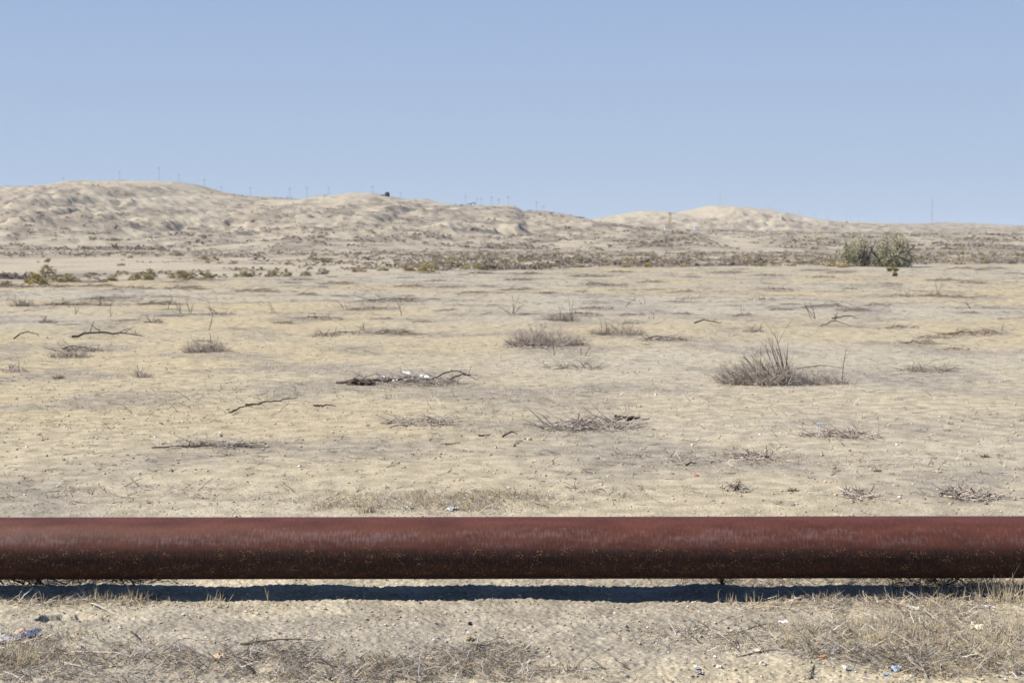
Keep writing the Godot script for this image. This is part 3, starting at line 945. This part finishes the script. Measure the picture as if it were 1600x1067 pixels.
	# fallen branches: start x, z, length, direction, thickness, arch, tone, twigs, label
	for s: Array in [
		[-7.390, -23.813, 1.2084, 0.12, 0.024, 0.05, 0.9, 6, "long gnarled dark branch lying on the sand, knotted at its end"],
		[-8.356, -23.813, 0.4501, 0.0, 0.014, 0.11, 0.9, 2, "arched dark twig left of the long gnarled branch"],
		[6.835, -30.338, 0.5735, 0.03, 0.020, 0.0, 0.8, 2, "thin dark log beside the forked sapling"],
		[5.887, -27.092, 0.6340, 0.1, 0.012, 0.08, 1.1, 2, "low arched twig before the thin dark log"],
		[3.590, -27.947, 0.5534, 0.03, 0.018, 0.02, 0.8, 3, "dark fallen branch with an upturned end behind the bushes"],
		[-2.640, -13.991, 0.4931, 0.0, 0.012, 0.0, 0.9, 4, "thin dark stick lying flat in open sand"],
		[-2.678, -13.353, 0.2404, 0.35, 0.010, 0.0, 0.8, 1, "short dark stick just below the thin dark one"],
		[-1.940, -13.826, 0.2240, 0.0, 0.012, 0.0, 0.8, 1, "short stick at the end of the thin dark one"],
		[0.940, -12.817, 0.0865, 0.2, 0.030, 0.0, 0.30, 0, "black charred stub beside the charred log"],
		[1.020, -12.724, 0.1546, 0.35, 0.017, 0.0, 0.30, 2, "black charred stick pointing away from the brown log"],
		[0.860, -12.498, 0.3450, -0.16, 0.021, 0.0, 1.9, 2, "brown weathered log with split bark beside charred sticks"],
		[1.252, -10.145, 0.0918, 0.5, 0.008, 0.01, 0.8, 0, "short dark curved stick alone on the sand"],
		[2.718, -8.926, 0.1928, 0.2, 0.008, 0.02, 0.9, 3, "thin twig lying on the flattened twig clump"],
		[-0.277, -11.745, 0.1057, 0.1, 0.008, 0.0, 0.9, 1, "short dark twig left of a paler one"],
		[-0.079, -11.666, 0.1260, 0.1, 0.010, 0.02, 1.2, 3, "forked brown twig before the flattened brush"],
		[-0.536, -11.254, 0.1114, -0.05, 0.006, 0.0, 0.9, 0, "very thin twig in open sand"]]:
		g = Geo.new()
		var tn: float = s[6]
		lying(g, r, Vector3.ZERO, s[3], s[2], s[4], s[5], 1.1, BARK * tn, s[7])
		var b := thing("fallen_branch", s[8], "branch", on_ground(s[0], s[1]))
		part("limb", g, m, b)
	# the pile of branches with rubbish caught in it
	t = thing("branch_pile", "sprawling pile of dead branches with white rubbish caught in it", "branch pile", on_ground(-1.205, -16.252))
	for s: Array in [[-0.80, 0.10, 0.55, 0.15, 0.017, 0.0], [-0.48, 0.14, 0.42, -0.1, 0.022, 0.02], [-0.62, 0.02, 0.5, 0.05, 0.012, 0.0], [-0.3, 0.05, 0.55, 0.2, 0.012, 0.03], [-0.1, -0.1, 0.5, -0.25, 0.012, 0.02], [0.26, -0.05, 0.52, 0.1, 0.011, 0.09], [0.45, -0.1, 0.36, 0.15, 0.012, 0.04], [-0.05, 0.12, 0.4, -0.5, 0.010, 0.02], [-0.55, -0.2, 0.35, 0.5, 0.006, 0.06]]:
		g = Geo.new()
		lying(g, r, Vector3(s[0], 0.02, s[1]), s[3], s[2], s[4], s[5], 0.9, BARK * r.randf_range(0.8, 2.4), 4)
		part("branch", g, m, t)
	g = Geo.new()
	litter_dome(g, r, 260, 0.66, 0.34, 0.10, 0.0036, ASH_DARK, ASH * 1.1)
	part("twig_mound", g, m, t)
	g = Geo.new()
	g.blob(Vector3(-0.50, 0.03, 0.28), Vector3(0.13, 0.045, 0.09), 0.9, 9, 2, Color(0.085, 0.06, 0.045))
	part("bark_lump", g, m, t)
	for s: Array in [[0.20, 0.07, 0.0, 0.075, "white crumpled rubbish at the middle of the branch pile"], [-0.02, 0.10, -0.12, 0.07, "white torn rubbish at the back of the branch pile"], [-0.26, 0.06, -0.02, 0.06, "pale flattened rubbish left in the branch pile"], [-0.14, 0.04, 0.14, 0.05, "pale grey rubbish at the front of the branch pile"]]:
		scrap("rubbish_scrap", s[4], Vector3(t.position.x + s[0], t.position.y + s[1], t.position.z + s[2]), s[3], Color(0.74, 0.75, 0.80), r)
	# stick pile
	t = thing("stick_pile", "low pile of long dark sticks fanned out on the sand", "stick pile", on_ground(-2.388, -11.111))
	for s: Array in [[-0.42, 0.12, 0.50, 0.10, 0.008], [-0.18, 0.04, 0.36, 0.02, 0.011], [-0.10, -0.12, 0.10, 0.12, 0.015], [0.10, -0.08, 0.34, 0.10, 0.008], [0.16, 0.0, 0.34, -0.12, 0.007], [-0.30, 0.0, 0.24, 0.2, 0.006], [0.12, -0.03, 0.30, 0.0, 0.006]]:
		g = Geo.new()
		lying(g, r, Vector3(s[0], 0, s[1]), s[3], s[2], s[4], 0.0, 0.2, BARK * r.randf_range(0.7, 2.0), 2)
		part("stick", g, m, t)
	g = Geo.new()
	litter_dome(g, r, 70, 0.42, 0.2, 0.04, 0.003, ASH_DARK, ASH)
	part("twig_litter", g, m, t)
	# flat brush remnants over the farther field, three kinds
	var kinds := [["flat dark", 0.6], ["flat ash-grey", 1.0], ["thin brown", 0.75]]
	var protos := []
	for k in 3:
		var q := Node3D.new()
		g = Geo.new()
		litter_dome(g, r, 70, 0.5, 0.3, 0.10, 0.008, ASH_DARK * kinds[k][1], ASH * kinds[k][1] * (Color(1.0, 0.86, 0.7) if k == 2 else Color(1, 1, 1)))
		var o := MeshInstance3D.new()
		o.name = "twig_mound"
		o.mesh = g.mesh(m)
		q.add_child(o)
		g = Geo.new()
		lying(g, r, Vector3(-0.35, 0.02, 0), 0.2, 0.7, 0.014, 0.03, 0.8, BARK, 4)
		o = MeshInstance3D.new()
		o.name = "branch"
		o.mesh = g.mesh(m)
		q.add_child(o)
		q.set_meta("category", "dead brush")
		protos.append(q)
	var placed := 0
	while placed < 140:
		var d := 21.0 * pow(4.2, pow(r.randf(), 0.8))
		var x := r.randf_range(-0.40, 0.40) * d
		if d > lookup(scrub_edge, x) - 3.0 or n_patch.get_noise_2d(x, -d) < -0.05: continue
		var k := r.randi() % 3
		var sz := r.randf_range(0.35, 1.15) * lerpf(0.7, 1.3, smoothstep(25.0, 70.0, d))
		copy(protos[k], "%s brush remnant lying on the far part of the bare field" % kinds[k][0], "%s brush remnants on the far field" % kinds[k][0], on_ground(x, -d), r.randf_range(-0.5, 0.5), Vector3(sz * r.randf_range(1.0, 1.9), sz, sz), "brush_remnant")
		placed += 1
	for q: Node3D in protos: q.free()
	# brown tufts
	for s: Array in [[1.813, -9.088, 0.0900, "rusty brown dry tuft beyond the pipe"], [2.570, -9.915, 0.0803, "small brown dry tuft further out than the rusty one"], [3.561, -10.606, 0.0859, "dark brown dry tuft with a grass skirt"], [3.911, -12.587, 0.0680, "tiny brown double tuft on open sand"], [-5.399, -16.874, 0.1671, "dark brown low tuft by the bleached twigs"], [-0.857, -8.368, 0.0979, "dark brown bark lump resting just behind the pipe"]]:
		var b := thing("dry_tuft", s[3], "dry tuft", on_ground(s[0], s[1]))
		g = Geo.new()
		twig_dome(g, r, 60, s[2] * 0.5, s[2] * 0.4, s[2] * 0.62, 0.0022, Color(0.05, 0.032, 0.022), Color(0.19, 0.125, 0.075))
		part("stems", g, m, b)
	# white T-shaped stake
	var st := thing("marker_stake", "small white T-shaped stake standing in the sand", "stake", on_ground(2.535, -11.628))
	g = Geo.new()
	g.box(Vector3(0, 0.04, 0), Vector3(0.011, 0.12, 0.011), Color(0.62, 0.62, 0.64))
	part("post", g, m, st)
	g = Geo.new()
	g.box(Vector3(0, 0.104, 0), Vector3(0.05, 0.010, 0.012), Color(0.62, 0.62, 0.64))
	part("crossbar", g, m, st)

func scrap(called: String, label: String, at: Vector3, size: float, col: Color, r: RandomNumberGenerator) -> void:
	var g := Geo.new()
	var k := 7
	var f := FastNoiseLite.new()
	f.seed = r.randi()
	f.frequency = 0.35
	var pts := []
	for j in k:
		for i in k:
			var e := 1.0 + 0.35 * f.get_noise_2d(i * 3.0, j * 3.0)
			pts.append(Vector3((i / 6.0 - 0.5) * size * 1.5 * e, absf(f.get_noise_2d(i * 2.0, j * 2.0 + 40.0)) * size * 0.7 + 0.004, (j / 6.0 - 0.5) * size * e))
	for j in k - 1:
		for i in k - 1:
			for tri: Array in [[0, 1, k], [1, k + 1, k]]:
				var b := j * k + i
				var p0: Vector3 = pts[b + tri[0]]
				var p1: Vector3 = pts[b + tri[1]]
				var p2: Vector3 = pts[b + tri[2]]
				var q := (p1 - p0).cross(p2 - p0).normalized()
				if q.y < 0.0: q = -q
				var s := g.v.size()
				g.v.append_array([p0, p1, p2])
				g.n.append_array([q, q, q])
				g.c.append_array([col, col, col])
				g.idx.append_array([s, s + 1, s + 2])
	var o := MeshInstance3D.new()
	o.name = numbered(called, self)
	o.mesh = g.mesh(matte(0.85))
	add_child(o, true)
	o.position = at
	o.rotation.y = r.randf() * TAU
	tag(o, label, "rubbish")

func build_foreground() -> void:
	var r := RandomNumberGenerator.new()
	r.seed = 4242
	var m := matte()
	# stones and clods: x, z, width, colour, label
	for s: Array in [
		[-1.504, -5.275, 0.0356, Color(0.36, 0.29, 0.17), "tan pebble with a dark hollow beside it in grey litter"],
		[-2.135, -6.265, 0.0367, Color(0.52, 0.47, 0.40), "pale angular stone at the edge of the pipe's shadow"],
		[-0.178, -5.910, 0.0186, Color(0.045, 0.045, 0.05), "small black pebble alone on the open sand"],
		[-0.061, -5.593, 0.0201, Color(0.25, 0.26, 0.33), "small blue-grey pebble near the grey litter"],
		[0.966, -5.477, 0.0296, Color(0.56, 0.50, 0.38), "round cream pebble touching a thin stick"],
		[0.889, -5.530, 0.0324, Color(0.50, 0.44, 0.34), "flat cream stone left of the round cream pebble"],
		[1.197, -5.365, 0.0314, Color(0.40, 0.22, 0.11), "terracotta-coloured half-round stone on bare sand"],
		[0.952, -5.299, 0.0334, Color(0.48, 0.42, 0.33), "pale lump of soil with a dark gap beneath"],
		[-1.129, -5.391, 0.0485, Color(0.44, 0.33, 0.22), "tan chunk of sandstone in grey litter"],
		[-1.070, -5.332, 0.0288, Color(0.32, 0.26, 0.17), "crumbly clod beside the tan chunk"],
		[-0.173, -5.648, 0.0280, Color(0.33, 0.27, 0.15), "ochre clod above the grey litter"],
		[-0.315, -5.365, 0.0338, Color(0.38, 0.31, 0.20), "dusty clod at the rim of the litter mat"],
		[0.038, -5.521, 0.0323, Color(0.40, 0.33, 0.21), "dusty clod with a deep hollow behind it"],
		[2.117, -6.357, 0.0572, Color(0.40, 0.29, 0.12), "yellow-ochre clod under the pipe in dry grass"],
		[1.245, -5.203, 0.0234, Color(0.55, 0.52, 0.48), "white chip on bare sand near the bottom litter"],
		[0.695, -5.187, 0.0257, Color(0.30, 0.30, 0.31), "grey pebble on bare sand"],
		[0.692, -5.242, 0.0212, Color(0.55, 0.52, 0.48), "white chip just behind the grey pebble"],
		[0.781, -5.258, 0.0237, Color(0.53, 0.49, 0.43), "white chip right of the grey pebble"]]:
		var g := Geo.new()
		var w: float = s[2] * 0.5
		g.blob(Vector3(0, w * 0.35, 0), Vector3(w, w * 0.62, w * 0.8), 0.75, r.randi() % 999, 2, s[3])
		var o := MeshInstance3D.new()
		o.name = numbered("stone", self)
		o.mesh = g.mesh(m)
		add_child(o, true)
		o.position = on_ground(s[0], s[1])
		o.rotation.y = r.randf() * TAU
		tag(o, s[4], "stone")
	# scraps of rubbish
	for s: Array in [
		[-1.011, -5.477, 0.0271, Color(0.72, 0.72, 0.74), "white crumpled scrap lying in grey litter"],
		[1.440, -5.234, 0.0353, Color(0.36, 0.44, 0.58), "larger pale blue plastic scrap on bare sand"],
		[1.387, -5.179, 0.0163, Color(0.34, 0.44, 0.60), "small pale blue scrap beside the larger one"],
		[1.947, -5.742, 0.0233, Color(0.20, 0.34, 0.58), "small bright blue scrap in the dry grass"],
		[1.936, -5.820, 0.0524, Color(0.62, 0.57, 0.42), "cream paper scrap behind the bright blue scrap"],
		[1.145, -5.890, 0.0292, Color(0.68, 0.67, 0.66), "white paper scrap on sand below the pipe's shadow"],
		[1.745, -6.098, 0.0384, Color(0.62, 0.61, 0.58), "white flat scrap in dry litter below the pipe"],
		[2.090, -6.120, 0.0275, Color(0.66, 0.66, 0.67), "white scrap with a dark gap under the pipe's end grass"],
		[-2.031, -5.602, 0.0756, Color(0.42, 0.40, 0.36), "large grey-white sheet of rubbish half hidden by dry grass"],
		[-1.945, -5.667, 0.0663, Color(0.07, 0.09, 0.15), "dark navy strip of rubbish beside the grey-white sheet"],
		[-2.003, -5.714, 0.0257, Color(0.36, 0.08, 0.06), "small red scrap behind the grey-white sheet"],
		[-0.365, -8.449, 0.0532, Color(0.64, 0.64, 0.64), "white scrap just beyond the pipe"],
		[-0.618, -8.490, 0.0344, Color(0.62, 0.62, 0.62), "small white scrap in the grass beyond the pipe"],
		[1.268, -9.694, 0.0262, Color(0.40, 0.13, 0.11), "tiny red scrap on the field"]]:
		scrap("rubbish_scrap", s[4], on_ground(s[0], s[1]), s[2], s[3], r)
	# single sticks: from x, z to x, z, thickness, colour, label
	for s: Array in [
		[-1.723, -5.468, -1.489, -5.416, 0.0045, Color(0.52, 0.46, 0.38), "pale curved stick, the longer of two in the left litter"],
		[-1.721, -5.340, -1.508, -5.203, 0.004, Color(0.50, 0.45, 0.38), "pale forked stick below the longer pale one"],
		[-1.895, -5.218, -1.785, -5.094, 0.004, Color(0.48, 0.42, 0.35), "pale stick slanting by the leftmost dry grass"],
		[-1.367, -5.602, -1.256, -5.620, 0.0022, Color(0.09, 0.07, 0.055), "hair-thin dark stick on open sand"],
		[-1.081, -5.557, -0.791, -5.611, 0.005, Color(0.15, 0.115, 0.085), "long brown stick lying on the litter's edge"],
		[0.885, -5.425, 1.096, -5.512, 0.003, Color(0.14, 0.115, 0.09), "thin dark stick behind the round cream pebble"],
		[1.090, -5.109, 1.159, -5.299, 0.0042, Color(0.10, 0.095, 0.09), "dark curved stick pointing across bare sand"],
		[0.974, -5.771, 1.106, -5.840, 0.003, Color(0.10, 0.085, 0.07), "bent dark twig below the pipe's shadow"],
		[-1.000, -5.258, -0.958, -5.171, 0.006, Color(0.06, 0.05, 0.045), "stubby black stick in the litter"],
		[-2.207, -6.175, -2.091, -6.142, 0.0025, Color(0.42, 0.34, 0.24), "thin straw-coloured stick on bare sand left"],
		[-1.869, -6.197, -1.753, -6.066, 0.004, Color(0.48, 0.43, 0.36), "pale bent stick at the shadow's edge"],
		[-0.841, -5.399, -0.793, -5.442, 0.0035, Color(0.50, 0.46, 0.42), "short pale stick right of the white scrap"],
		[2.077, -6.404, 2.112, -6.299, 0.006, Color(0.46, 0.37, 0.25), "thick straw-coloured stick leaning beside the ochre clod"],
		[1.863, -6.175, 1.977, -6.253, 0.005, Color(0.30, 0.18, 0.10), "reddish brown stick in dry litter under the pipe"],
		[-1.564, -5.742, -1.498, -5.602, 0.0045, Color(0.09, 0.075, 0.06), "short dark stick beside the burrow's right side"]]:
		var p0 := on_ground(s[0], s[1])
		var p1 := on_ground(s[2], s[3])
		var g := Geo.new()
		lying(g, r, Vector3.ZERO, atan2(-(p1.z - p0.z), p1.x - p0.x), p0.distance_to(p1), s[4], 0.008, 0.22, s[5], 2)
		var t := thing("stick", s[6], "stick", p0)
		part("shaft", g, m, t)
	# standing dry stalks and tufts near the pipe: x, z, height, stalks, spread, tone, label
	var gold := Color(0.52, 0.41, 0.225)
	for s: Array in [
		[-1.308, -6.197, 0.0753, 16, 0.05, 1.1, "splayed straw tuft in front of the pipe's shadow"],
		[-1.084, -6.242, 0.0758, 1, 0.0, 0.7, "single dry sprout with side twigs against the shadow"],
		[-2.112, -6.265, 0.0620, 5, 0.03, 0.9, "pair of stiff dry stalks by the pale angular stone"],
		[-1.903, -6.253, 0.0563, 5, 0.05, 0.9, "thin dry stalks above the burrow"],
		[-1.808, -6.231, 0.0729, 9, 0.05, 0.95, "tall dry stalks left of the bent pale stick"],
		[-2.002, -6.242, 0.0449, 8, 0.05, 0.95, "low dry tuft between the stalks and the stone"],
		[-1.697, -6.219, 0.0560, 8, 0.06, 1.0, "dry tuft with crossing stems at the shadow's edge"],
		[-1.626, -6.265, 0.0677, 8, 0.06, 0.8, "brown dry tuft at the end of the dark twigs"],
		[0.922, -6.231, 0.0785, 2, 0.0, 0.6, "single tall brown stalk under the small dark shrub"],
		[0.967, -6.242, 0.0618, 2, 0.01, 0.8, "thin brown stalk right of the tall one"],
		[0.998, -6.242, 0.0562, 8, 0.04, 0.9, "leaning bundle of straw against the shadow"],
		[1.052, -6.242, 0.0674, 5, 0.02, 1.0, "upright straw stalks beside the leaning bundle"],
		[1.090, -6.242, 0.0674, 5, 0.02, 0.8, "brown upright stalks right of the straw stalks"],
		[1.174, -6.253, 0.0563, 3, 0.02, 1.0, "pair of crossed straws in the middle of the right shadow"],
		[1.360, -6.265, 0.0620, 3, 0.02, 1.0, "slanting straw with a side shoot against the shadow"],
		[1.403, -6.265, 0.0395, 4, 0.02, 0.9, "short dry sprout right of the slanting straw"],
		[1.632, -6.265, 0.0507, 6, 0.05, 1.1, "pale straws poking out of the litter by the shadow"],
		[1.720, -6.253, 0.0732, 7, 0.05, 0.9, "reddish straws leaning across the shadow"],
		[1.786, -6.265, 0.0564, 7, 0.05, 1.0, "bristly straw tuft before the dark twigs"],
		[1.909, -6.310, 0.0625, 12, 0.08, 1.0, "dense straw tuft where the shadow narrows"],
		[1.995, -6.310, 0.0852, 16, 0.08, 1.0, "dense tall straw tuft left of the ochre clod"],
		[2.161, -6.265, 0.1184, 26, 0.12, 1.0, "tallest straw clump right of the ochre clod"],
		[2.241, -6.208, 0.1397, 26, 0.12, 1.0, "tall straw clump at the pipe's grassy end"],
		[2.004, -5.648, 0.1525, 22, 0.14, 1.05, "tall straw clump before the bright blue scrap"],
		[1.841, -5.468, 0.1132, 16, 0.14, 1.05, "loose straw clump below the cream paper scrap"],
		[1.667, -5.602, 0.1008, 14, 0.16, 1.05, "loose pale straw clump in the right litter"],
		[1.370, -5.648, 0.0813, 12, 0.14, 1.05, "sparse straw clump left in the right litter"],
		[-1.930, -5.399, 0.0826, 30, 0.12, 1.0, "upright yellow stubble at the left litter's end"],
		[-1.800, -5.382, 0.0630, 20, 0.12, 1.0, "upright yellow stubble beside the first stubble clump"],
		[-1.233, -5.382, 0.0339, 8, 0.08, 1.0, "short stubble left of the tan chunk"],
		[0.742, -5.791, 0.0417, 8, 0.10, 0.8, "short brown stubble on open sand"]]:
		var t := thing("dry_grass_tuft", s[6], "dry grass", on_ground(s[0], s[1]))
		var tn: float = s[5]
		var g := Geo.new()
		for k: int in s[3]:
			var a := r.randf() * TAU
			var q: float = sqrt(r.randf()) * s[4]
			walk(g, r, Vector3(cos(a) * q, -0.008, sin(a) * q * 0.8), Vector3(r.randf_range(-0.4, 0.4), 1.0, r.randf_range(-0.25, 0.25)) if s[3] > 2 else Vector3(r.randf_range(-0.15, 0.15), 1, 0), s[2] * r.randf_range(0.55, 1.1), r.randf_range(0.0014, 0.0026), 5, 0.13, 3, (gold * tn).lerp(Color(0.66, 0.58, 0.43) * tn, r.randf()), 1 if r.randf() < 0.4 else 0)
		part("stalks", g, m, t)
	# dark dead twigs in the gap beneath the pipe
	for s: Array in [
		[-2.350, -6.600, 0.42, 12, "dark dead twigs under the pipe, lying low left of the stalks"],
		[-2.098, -6.613, 0.40, 14, "dark tangle of dead twigs under the pipe above the burrow"],
		[-1.841, -6.613, 0.30, 12, "dark tangled twigs under the pipe ending in a burnt lump"],
		[0.986, -6.587, 0.16, 4, "small dark twiggy shrub standing behind the pipe"],
		[1.932, -6.613, 0.30, 14, "dark bare twigs under the pipe near the narrowing shadow"],
		[2.083, -6.613, 0.26, 12, "dark bare twigs under the pipe left of the tall straw"]]:
		var t := thing("dead_twigs", s[4], "dead twigs", on_ground(s[0], s[1]))
		var flat: bool = s[2] > 0.18
		for k in 3:
			var g := Geo.new()
			for j: int in int(s[3] * 0.8):
				walk(g, r, Vector3(r.randf_range(-0.5, 0.5) * s[2] * (1.0 if flat else 0.3), 0.0, r.randf_range(-0.06, 0.06)), Vector3(r.randf_range(-1, 1), 0.55 if flat else 1.1, r.randf_range(-0.5, 0.5)), r.randf_range(0.10, 0.24) * (1.0 if flat else 0.8), r.randf_range(0.0022, 0.0042), 6, 0.3, 4, BARK * r.randf_range(0.6, 1.6), 1, 0.15)
			part("twig", g, m, t)

func in_ellipse(r: RandomNumberGenerator, e: Array) -> Vector2:
	var a := r.randf() * TAU
	var q := sqrt(r.randf()) * (1.0 + 0.25 * r.randfn())
	return Vector2(e[0] + cos(a) * q * e[2], e[1] + sin(a) * q * e[3])

func build_litter() -> void:
	var r := RandomNumberGenerator.new()
	r.seed = 31337
	var m := matte()
	# pebbles and crumbs of soil
	var where := []
	var tint := PackedColorArray()
	for variant in 3:
		where = []
		tint = PackedColorArray()
		var g := Geo.new()
		g.blob(Vector3(0, 0.25, 0), Vector3(1.0, 0.62, 0.85), 0.9, 60 + variant, 1 if variant == 0 else 0, Color(1, 1, 1))
		for k in 17000:
			var d := r.randf_range(4.3, 8.6) if r.randf() < 0.62 else r.randf_range(8.6, 26.0)
			var x := r.randf_range(-0.45, 0.45) * d
			var cl := n_patch.get_noise_2d(x * 6.0, d * 6.0)
			if cl < -0.12 and r.randf() < 0.7: continue
			var s := 0.0018 * pow(4.5, pow(r.randf(), 1.9)) * (1.0 if d < 8.6 else 1.9)
			if r.randf() < 0.012: s *= 1.8
			where.append(Transform3D(Basis(Vector3.UP, r.randf() * TAU).scaled(Vector3(s, s * r.randf_range(0.7, 1.1), s)), on_ground(x, -d)))
			var c := Color(0.40, 0.33, 0.225) * r.randf_range(0.8, 1.15)
			var w := r.randf()
			if w < 0.07: c = Color(0.58, 0.54, 0.48)
			elif w < 0.13: c = Color(0.20, 0.16, 0.12)
			elif w < 0.17: c = Color(0.42, 0.27, 0.15)
			tint.append(c)
		stuff("gravel", "fine pebbles and soil crumbs strewn over the sand", g.mesh(m), where, tint)
	# straw and broken twigs lying in mats: ellipse, pieces, tone
	var mats := [
		[[-1.671, -5.297, 0.571, 0.278], 2600, 0.9], [[-1.929, -5.477, 0.172, 0.227], 500, 1.1], [[-0.930, -5.349, 0.457, 0.217], 1900, 0.85], [[-0.924, -5.452, 0.147, 0.087], 500, 0.8],
		[[-0.356, -5.183, 0.583, 0.141], 2900, 0.85], [[-0.136, -5.389, 0.218, 0.186], 1300, 0.8], [[-0.583, -5.302, 0.143, 0.115], 300, 0.9],
		[[0.778, -5.670, 0.306, 0.150], 450, 0.85], [[1.251, -5.584, 0.427, 0.236], 1600, 0.95], [[1.744, -5.628, 0.479, 0.385], 4200, 1.0], [[1.369, -5.436, 0.293, 0.121], 900, 0.7], [[1.700, -5.302, 0.405, 0.131], 1700, 0.75],
		[[1.744, -6.157, 0.637, 0.154], 1800, 1.0], [[1.603, -6.627, 0.984, 0.114], 1700, 0.9], [[2.176, -6.446, 0.261, 0.192], 900, 1.0], [[-1.943, -6.254, 0.422, 0.079], 700, 1.0], [[-2.057, -6.626, 0.447, 0.076], 300, 0.8],
		[[-0.511, -8.648, 0.777, 0.300], 2000, 1.0], [[0.081, -8.931, 0.803, 0.229], 700, 0.9], [[2.893, -8.906, 0.240, 0.159], 260, 0.9], [[2.185, -8.906, 0.200, 0.159], 200, 1.0], [[-2.313, -8.937, 1.044, 0.320], 500, 0.95], [[2.121, -10.409, 1.402, 0.495], 500, 0.95], [[-3.081, -13.944, 1.838, 2.160], 900, 0.9], [[2.669, -16.913, 0.911, 0.809], 300, 0.85], [[0.582, -21.548, 1.064, 1.048], 260, 0.85], [[1.232, -14.137, 2.573, 2.737], 900, 0.95]]
	for variant in 3:
		var g := Geo.new()
		walk(g, r, Vector3(-0.5, 0.02, 0), Vector3(1, 0.06, 0.1), 1.0, [0.015, 0.020, 0.030][variant], 5, [0.10, 0.22, 0.3][variant], 3, Color(1, 1, 1), [0, 1, 1][variant])
		where = []
		tint = PackedColorArray()
		for e: Array in mats:
			for k in int(e[1] * [0.8, 0.5, 0.35][variant]):
				var p := in_ellipse(r, e[0])
				if p.y > -4.2: continue
				if n_break.get_noise_2d(p.x * 1.3, p.y * 0.8) < -0.12 and r.randf() < 0.75: continue
				var s := 0.019 * pow(4.8, pow(r.randf(), 1.5)) * (1.0 if p.y > -9.0 else 1.5)
				var b := Basis(Vector3.UP, r.randf() * TAU) * Basis(Vector3.BACK, r.randf_range(-0.1, 0.3))
				where.append(Transform3D(b.scaled(Vector3(s, s, s)), on_ground(p.x, p.y) + Vector3(0, r.randf() * 0.016, 0)))
				var c := Color(0.60, 0.51, 0.37).lerp(Color(0.49, 0.425, 0.345), r.randf())
				var w := r.randf()
				if w < 0.16: c = Color(0.72, 0.67, 0.59)
				elif w < 0.50: c = Color(0.15, 0.125, 0.10)
				elif w < 0.60: c = Color(0.50, 0.39, 0.22)
				tint.append(c * float(e[2]))
		stuff("straw_litter", "broken straw and grey twig litter lying in mats on the sand", g.mesh(m), where, tint)
	# short standing stubble
	var g := Geo.new()
	for k in 7:
		walk(g, r, Vector3(r.randf_range(-0.25, 0.25), -0.05, r.randf_range(-0.25, 0.25)), Vector3(r.randf_range(-0.5, 0.5), 1, r.randf_range(-0.5, 0.5)), r.randf_range(0.5, 1.0), 0.018, 4, 0.12, 3, Color(1, 1, 1) * r.randf_range(0.8, 1.15), 0)
	where = []
	tint = PackedColorArray()
	for e: Array in [[[-1.898, -5.463, 0.221, 0.260], 130], [[1.810, -5.686, 0.356, 0.467], 520], [[1.702, -6.211, 0.559, 0.134], 70], [[1.618, -6.692, 0.903, 0.129], 110], [[2.215, -6.386, 0.172, 0.189], 120], [[-0.553, -8.691, 0.664, 0.303], 420], [[-0.041, -8.929, 0.241, 0.183], 120], [[-1.886, -6.254, 0.394, 0.079], 45], [[1.344, -5.658, 0.381, 0.242], 150], [[-0.239, -5.221, 0.470, 0.127], 80], [[-2.754, -11.997, 2.485, 3.402], 500], [[1.001, -11.997, 2.981, 3.402], 600], [[0.000, -17.402, 5.798, 4.769], 700], [[0.000, -29.050, 9.126, 10.391], 700], [[0.000, -42.722, 14.200, 11.856], 500]]:
		for k: int in e[1]:
			var p := in_ellipse(r, e[0])
			var far := p.y < -9.0
			if far and n_patch.get_noise_2d(p.x, p.y) < 0.02: continue
			var s := 0.018 * pow(5.0, r.randf()) * (1.0 if p.y > -13.0 else 1.15)
			where.append(Transform3D(Basis(Vector3.UP, r.randf() * TAU).scaled(Vector3(s, s, s)), on_ground(p.x, p.y)))
			tint.append(Color(0.60, 0.49, 0.29).lerp(Color(0.50, 0.43, 0.33), r.randf()) * r.randf_range(0.75, 1.05))
	stuff("dry_stubble", "short dry grass stubble standing in thin patches", g.mesh(m), where, tint)
	# dark bits of bark and twig over the field
	g = Geo.new()
	walk(g, r, Vector3(-0.5, 0.03, 0), Vector3(1, 0.03, 0), 1.0, 0.036, 5, 0.18, 4, Color(1, 1, 1), 2)
	where = []
	tint = PackedColorArray()
	while where.size() < 16000:
		var d := 8.6 * pow(10.0, r.randf())
		var x := r.randf_range(-0.46, 0.46) * d
		if d > lookup(scrub_edge, x): continue
		var dens := 0.22 + 1.5 * maxf(0.0, n_patch.get_noise_2d(x, -d)) + 0.25 * smoothstep(18.0, 45.0, d)
		if r.randf() > dens: continue
		var s := 0.03 * pow(5.0, pow(r.randf(), 1.8)) * (1.0 + smoothstep(14.0, 50.0, d) * 1.8)
		where.append(Transform3D(Basis(Vector3.UP, r.randf() * TAU).scaled(Vector3(s, s * 0.5, s)), on_ground(x, -d)))
		tint.append(ASH_DARK.lerp(ASH, pow(r.randf(), 1.5)) * r.randf_range(0.45, 1.0))
	stuff("twig_debris", "grey and dark broken twigs scattered over the whole field", g.mesh(m), where, tint)
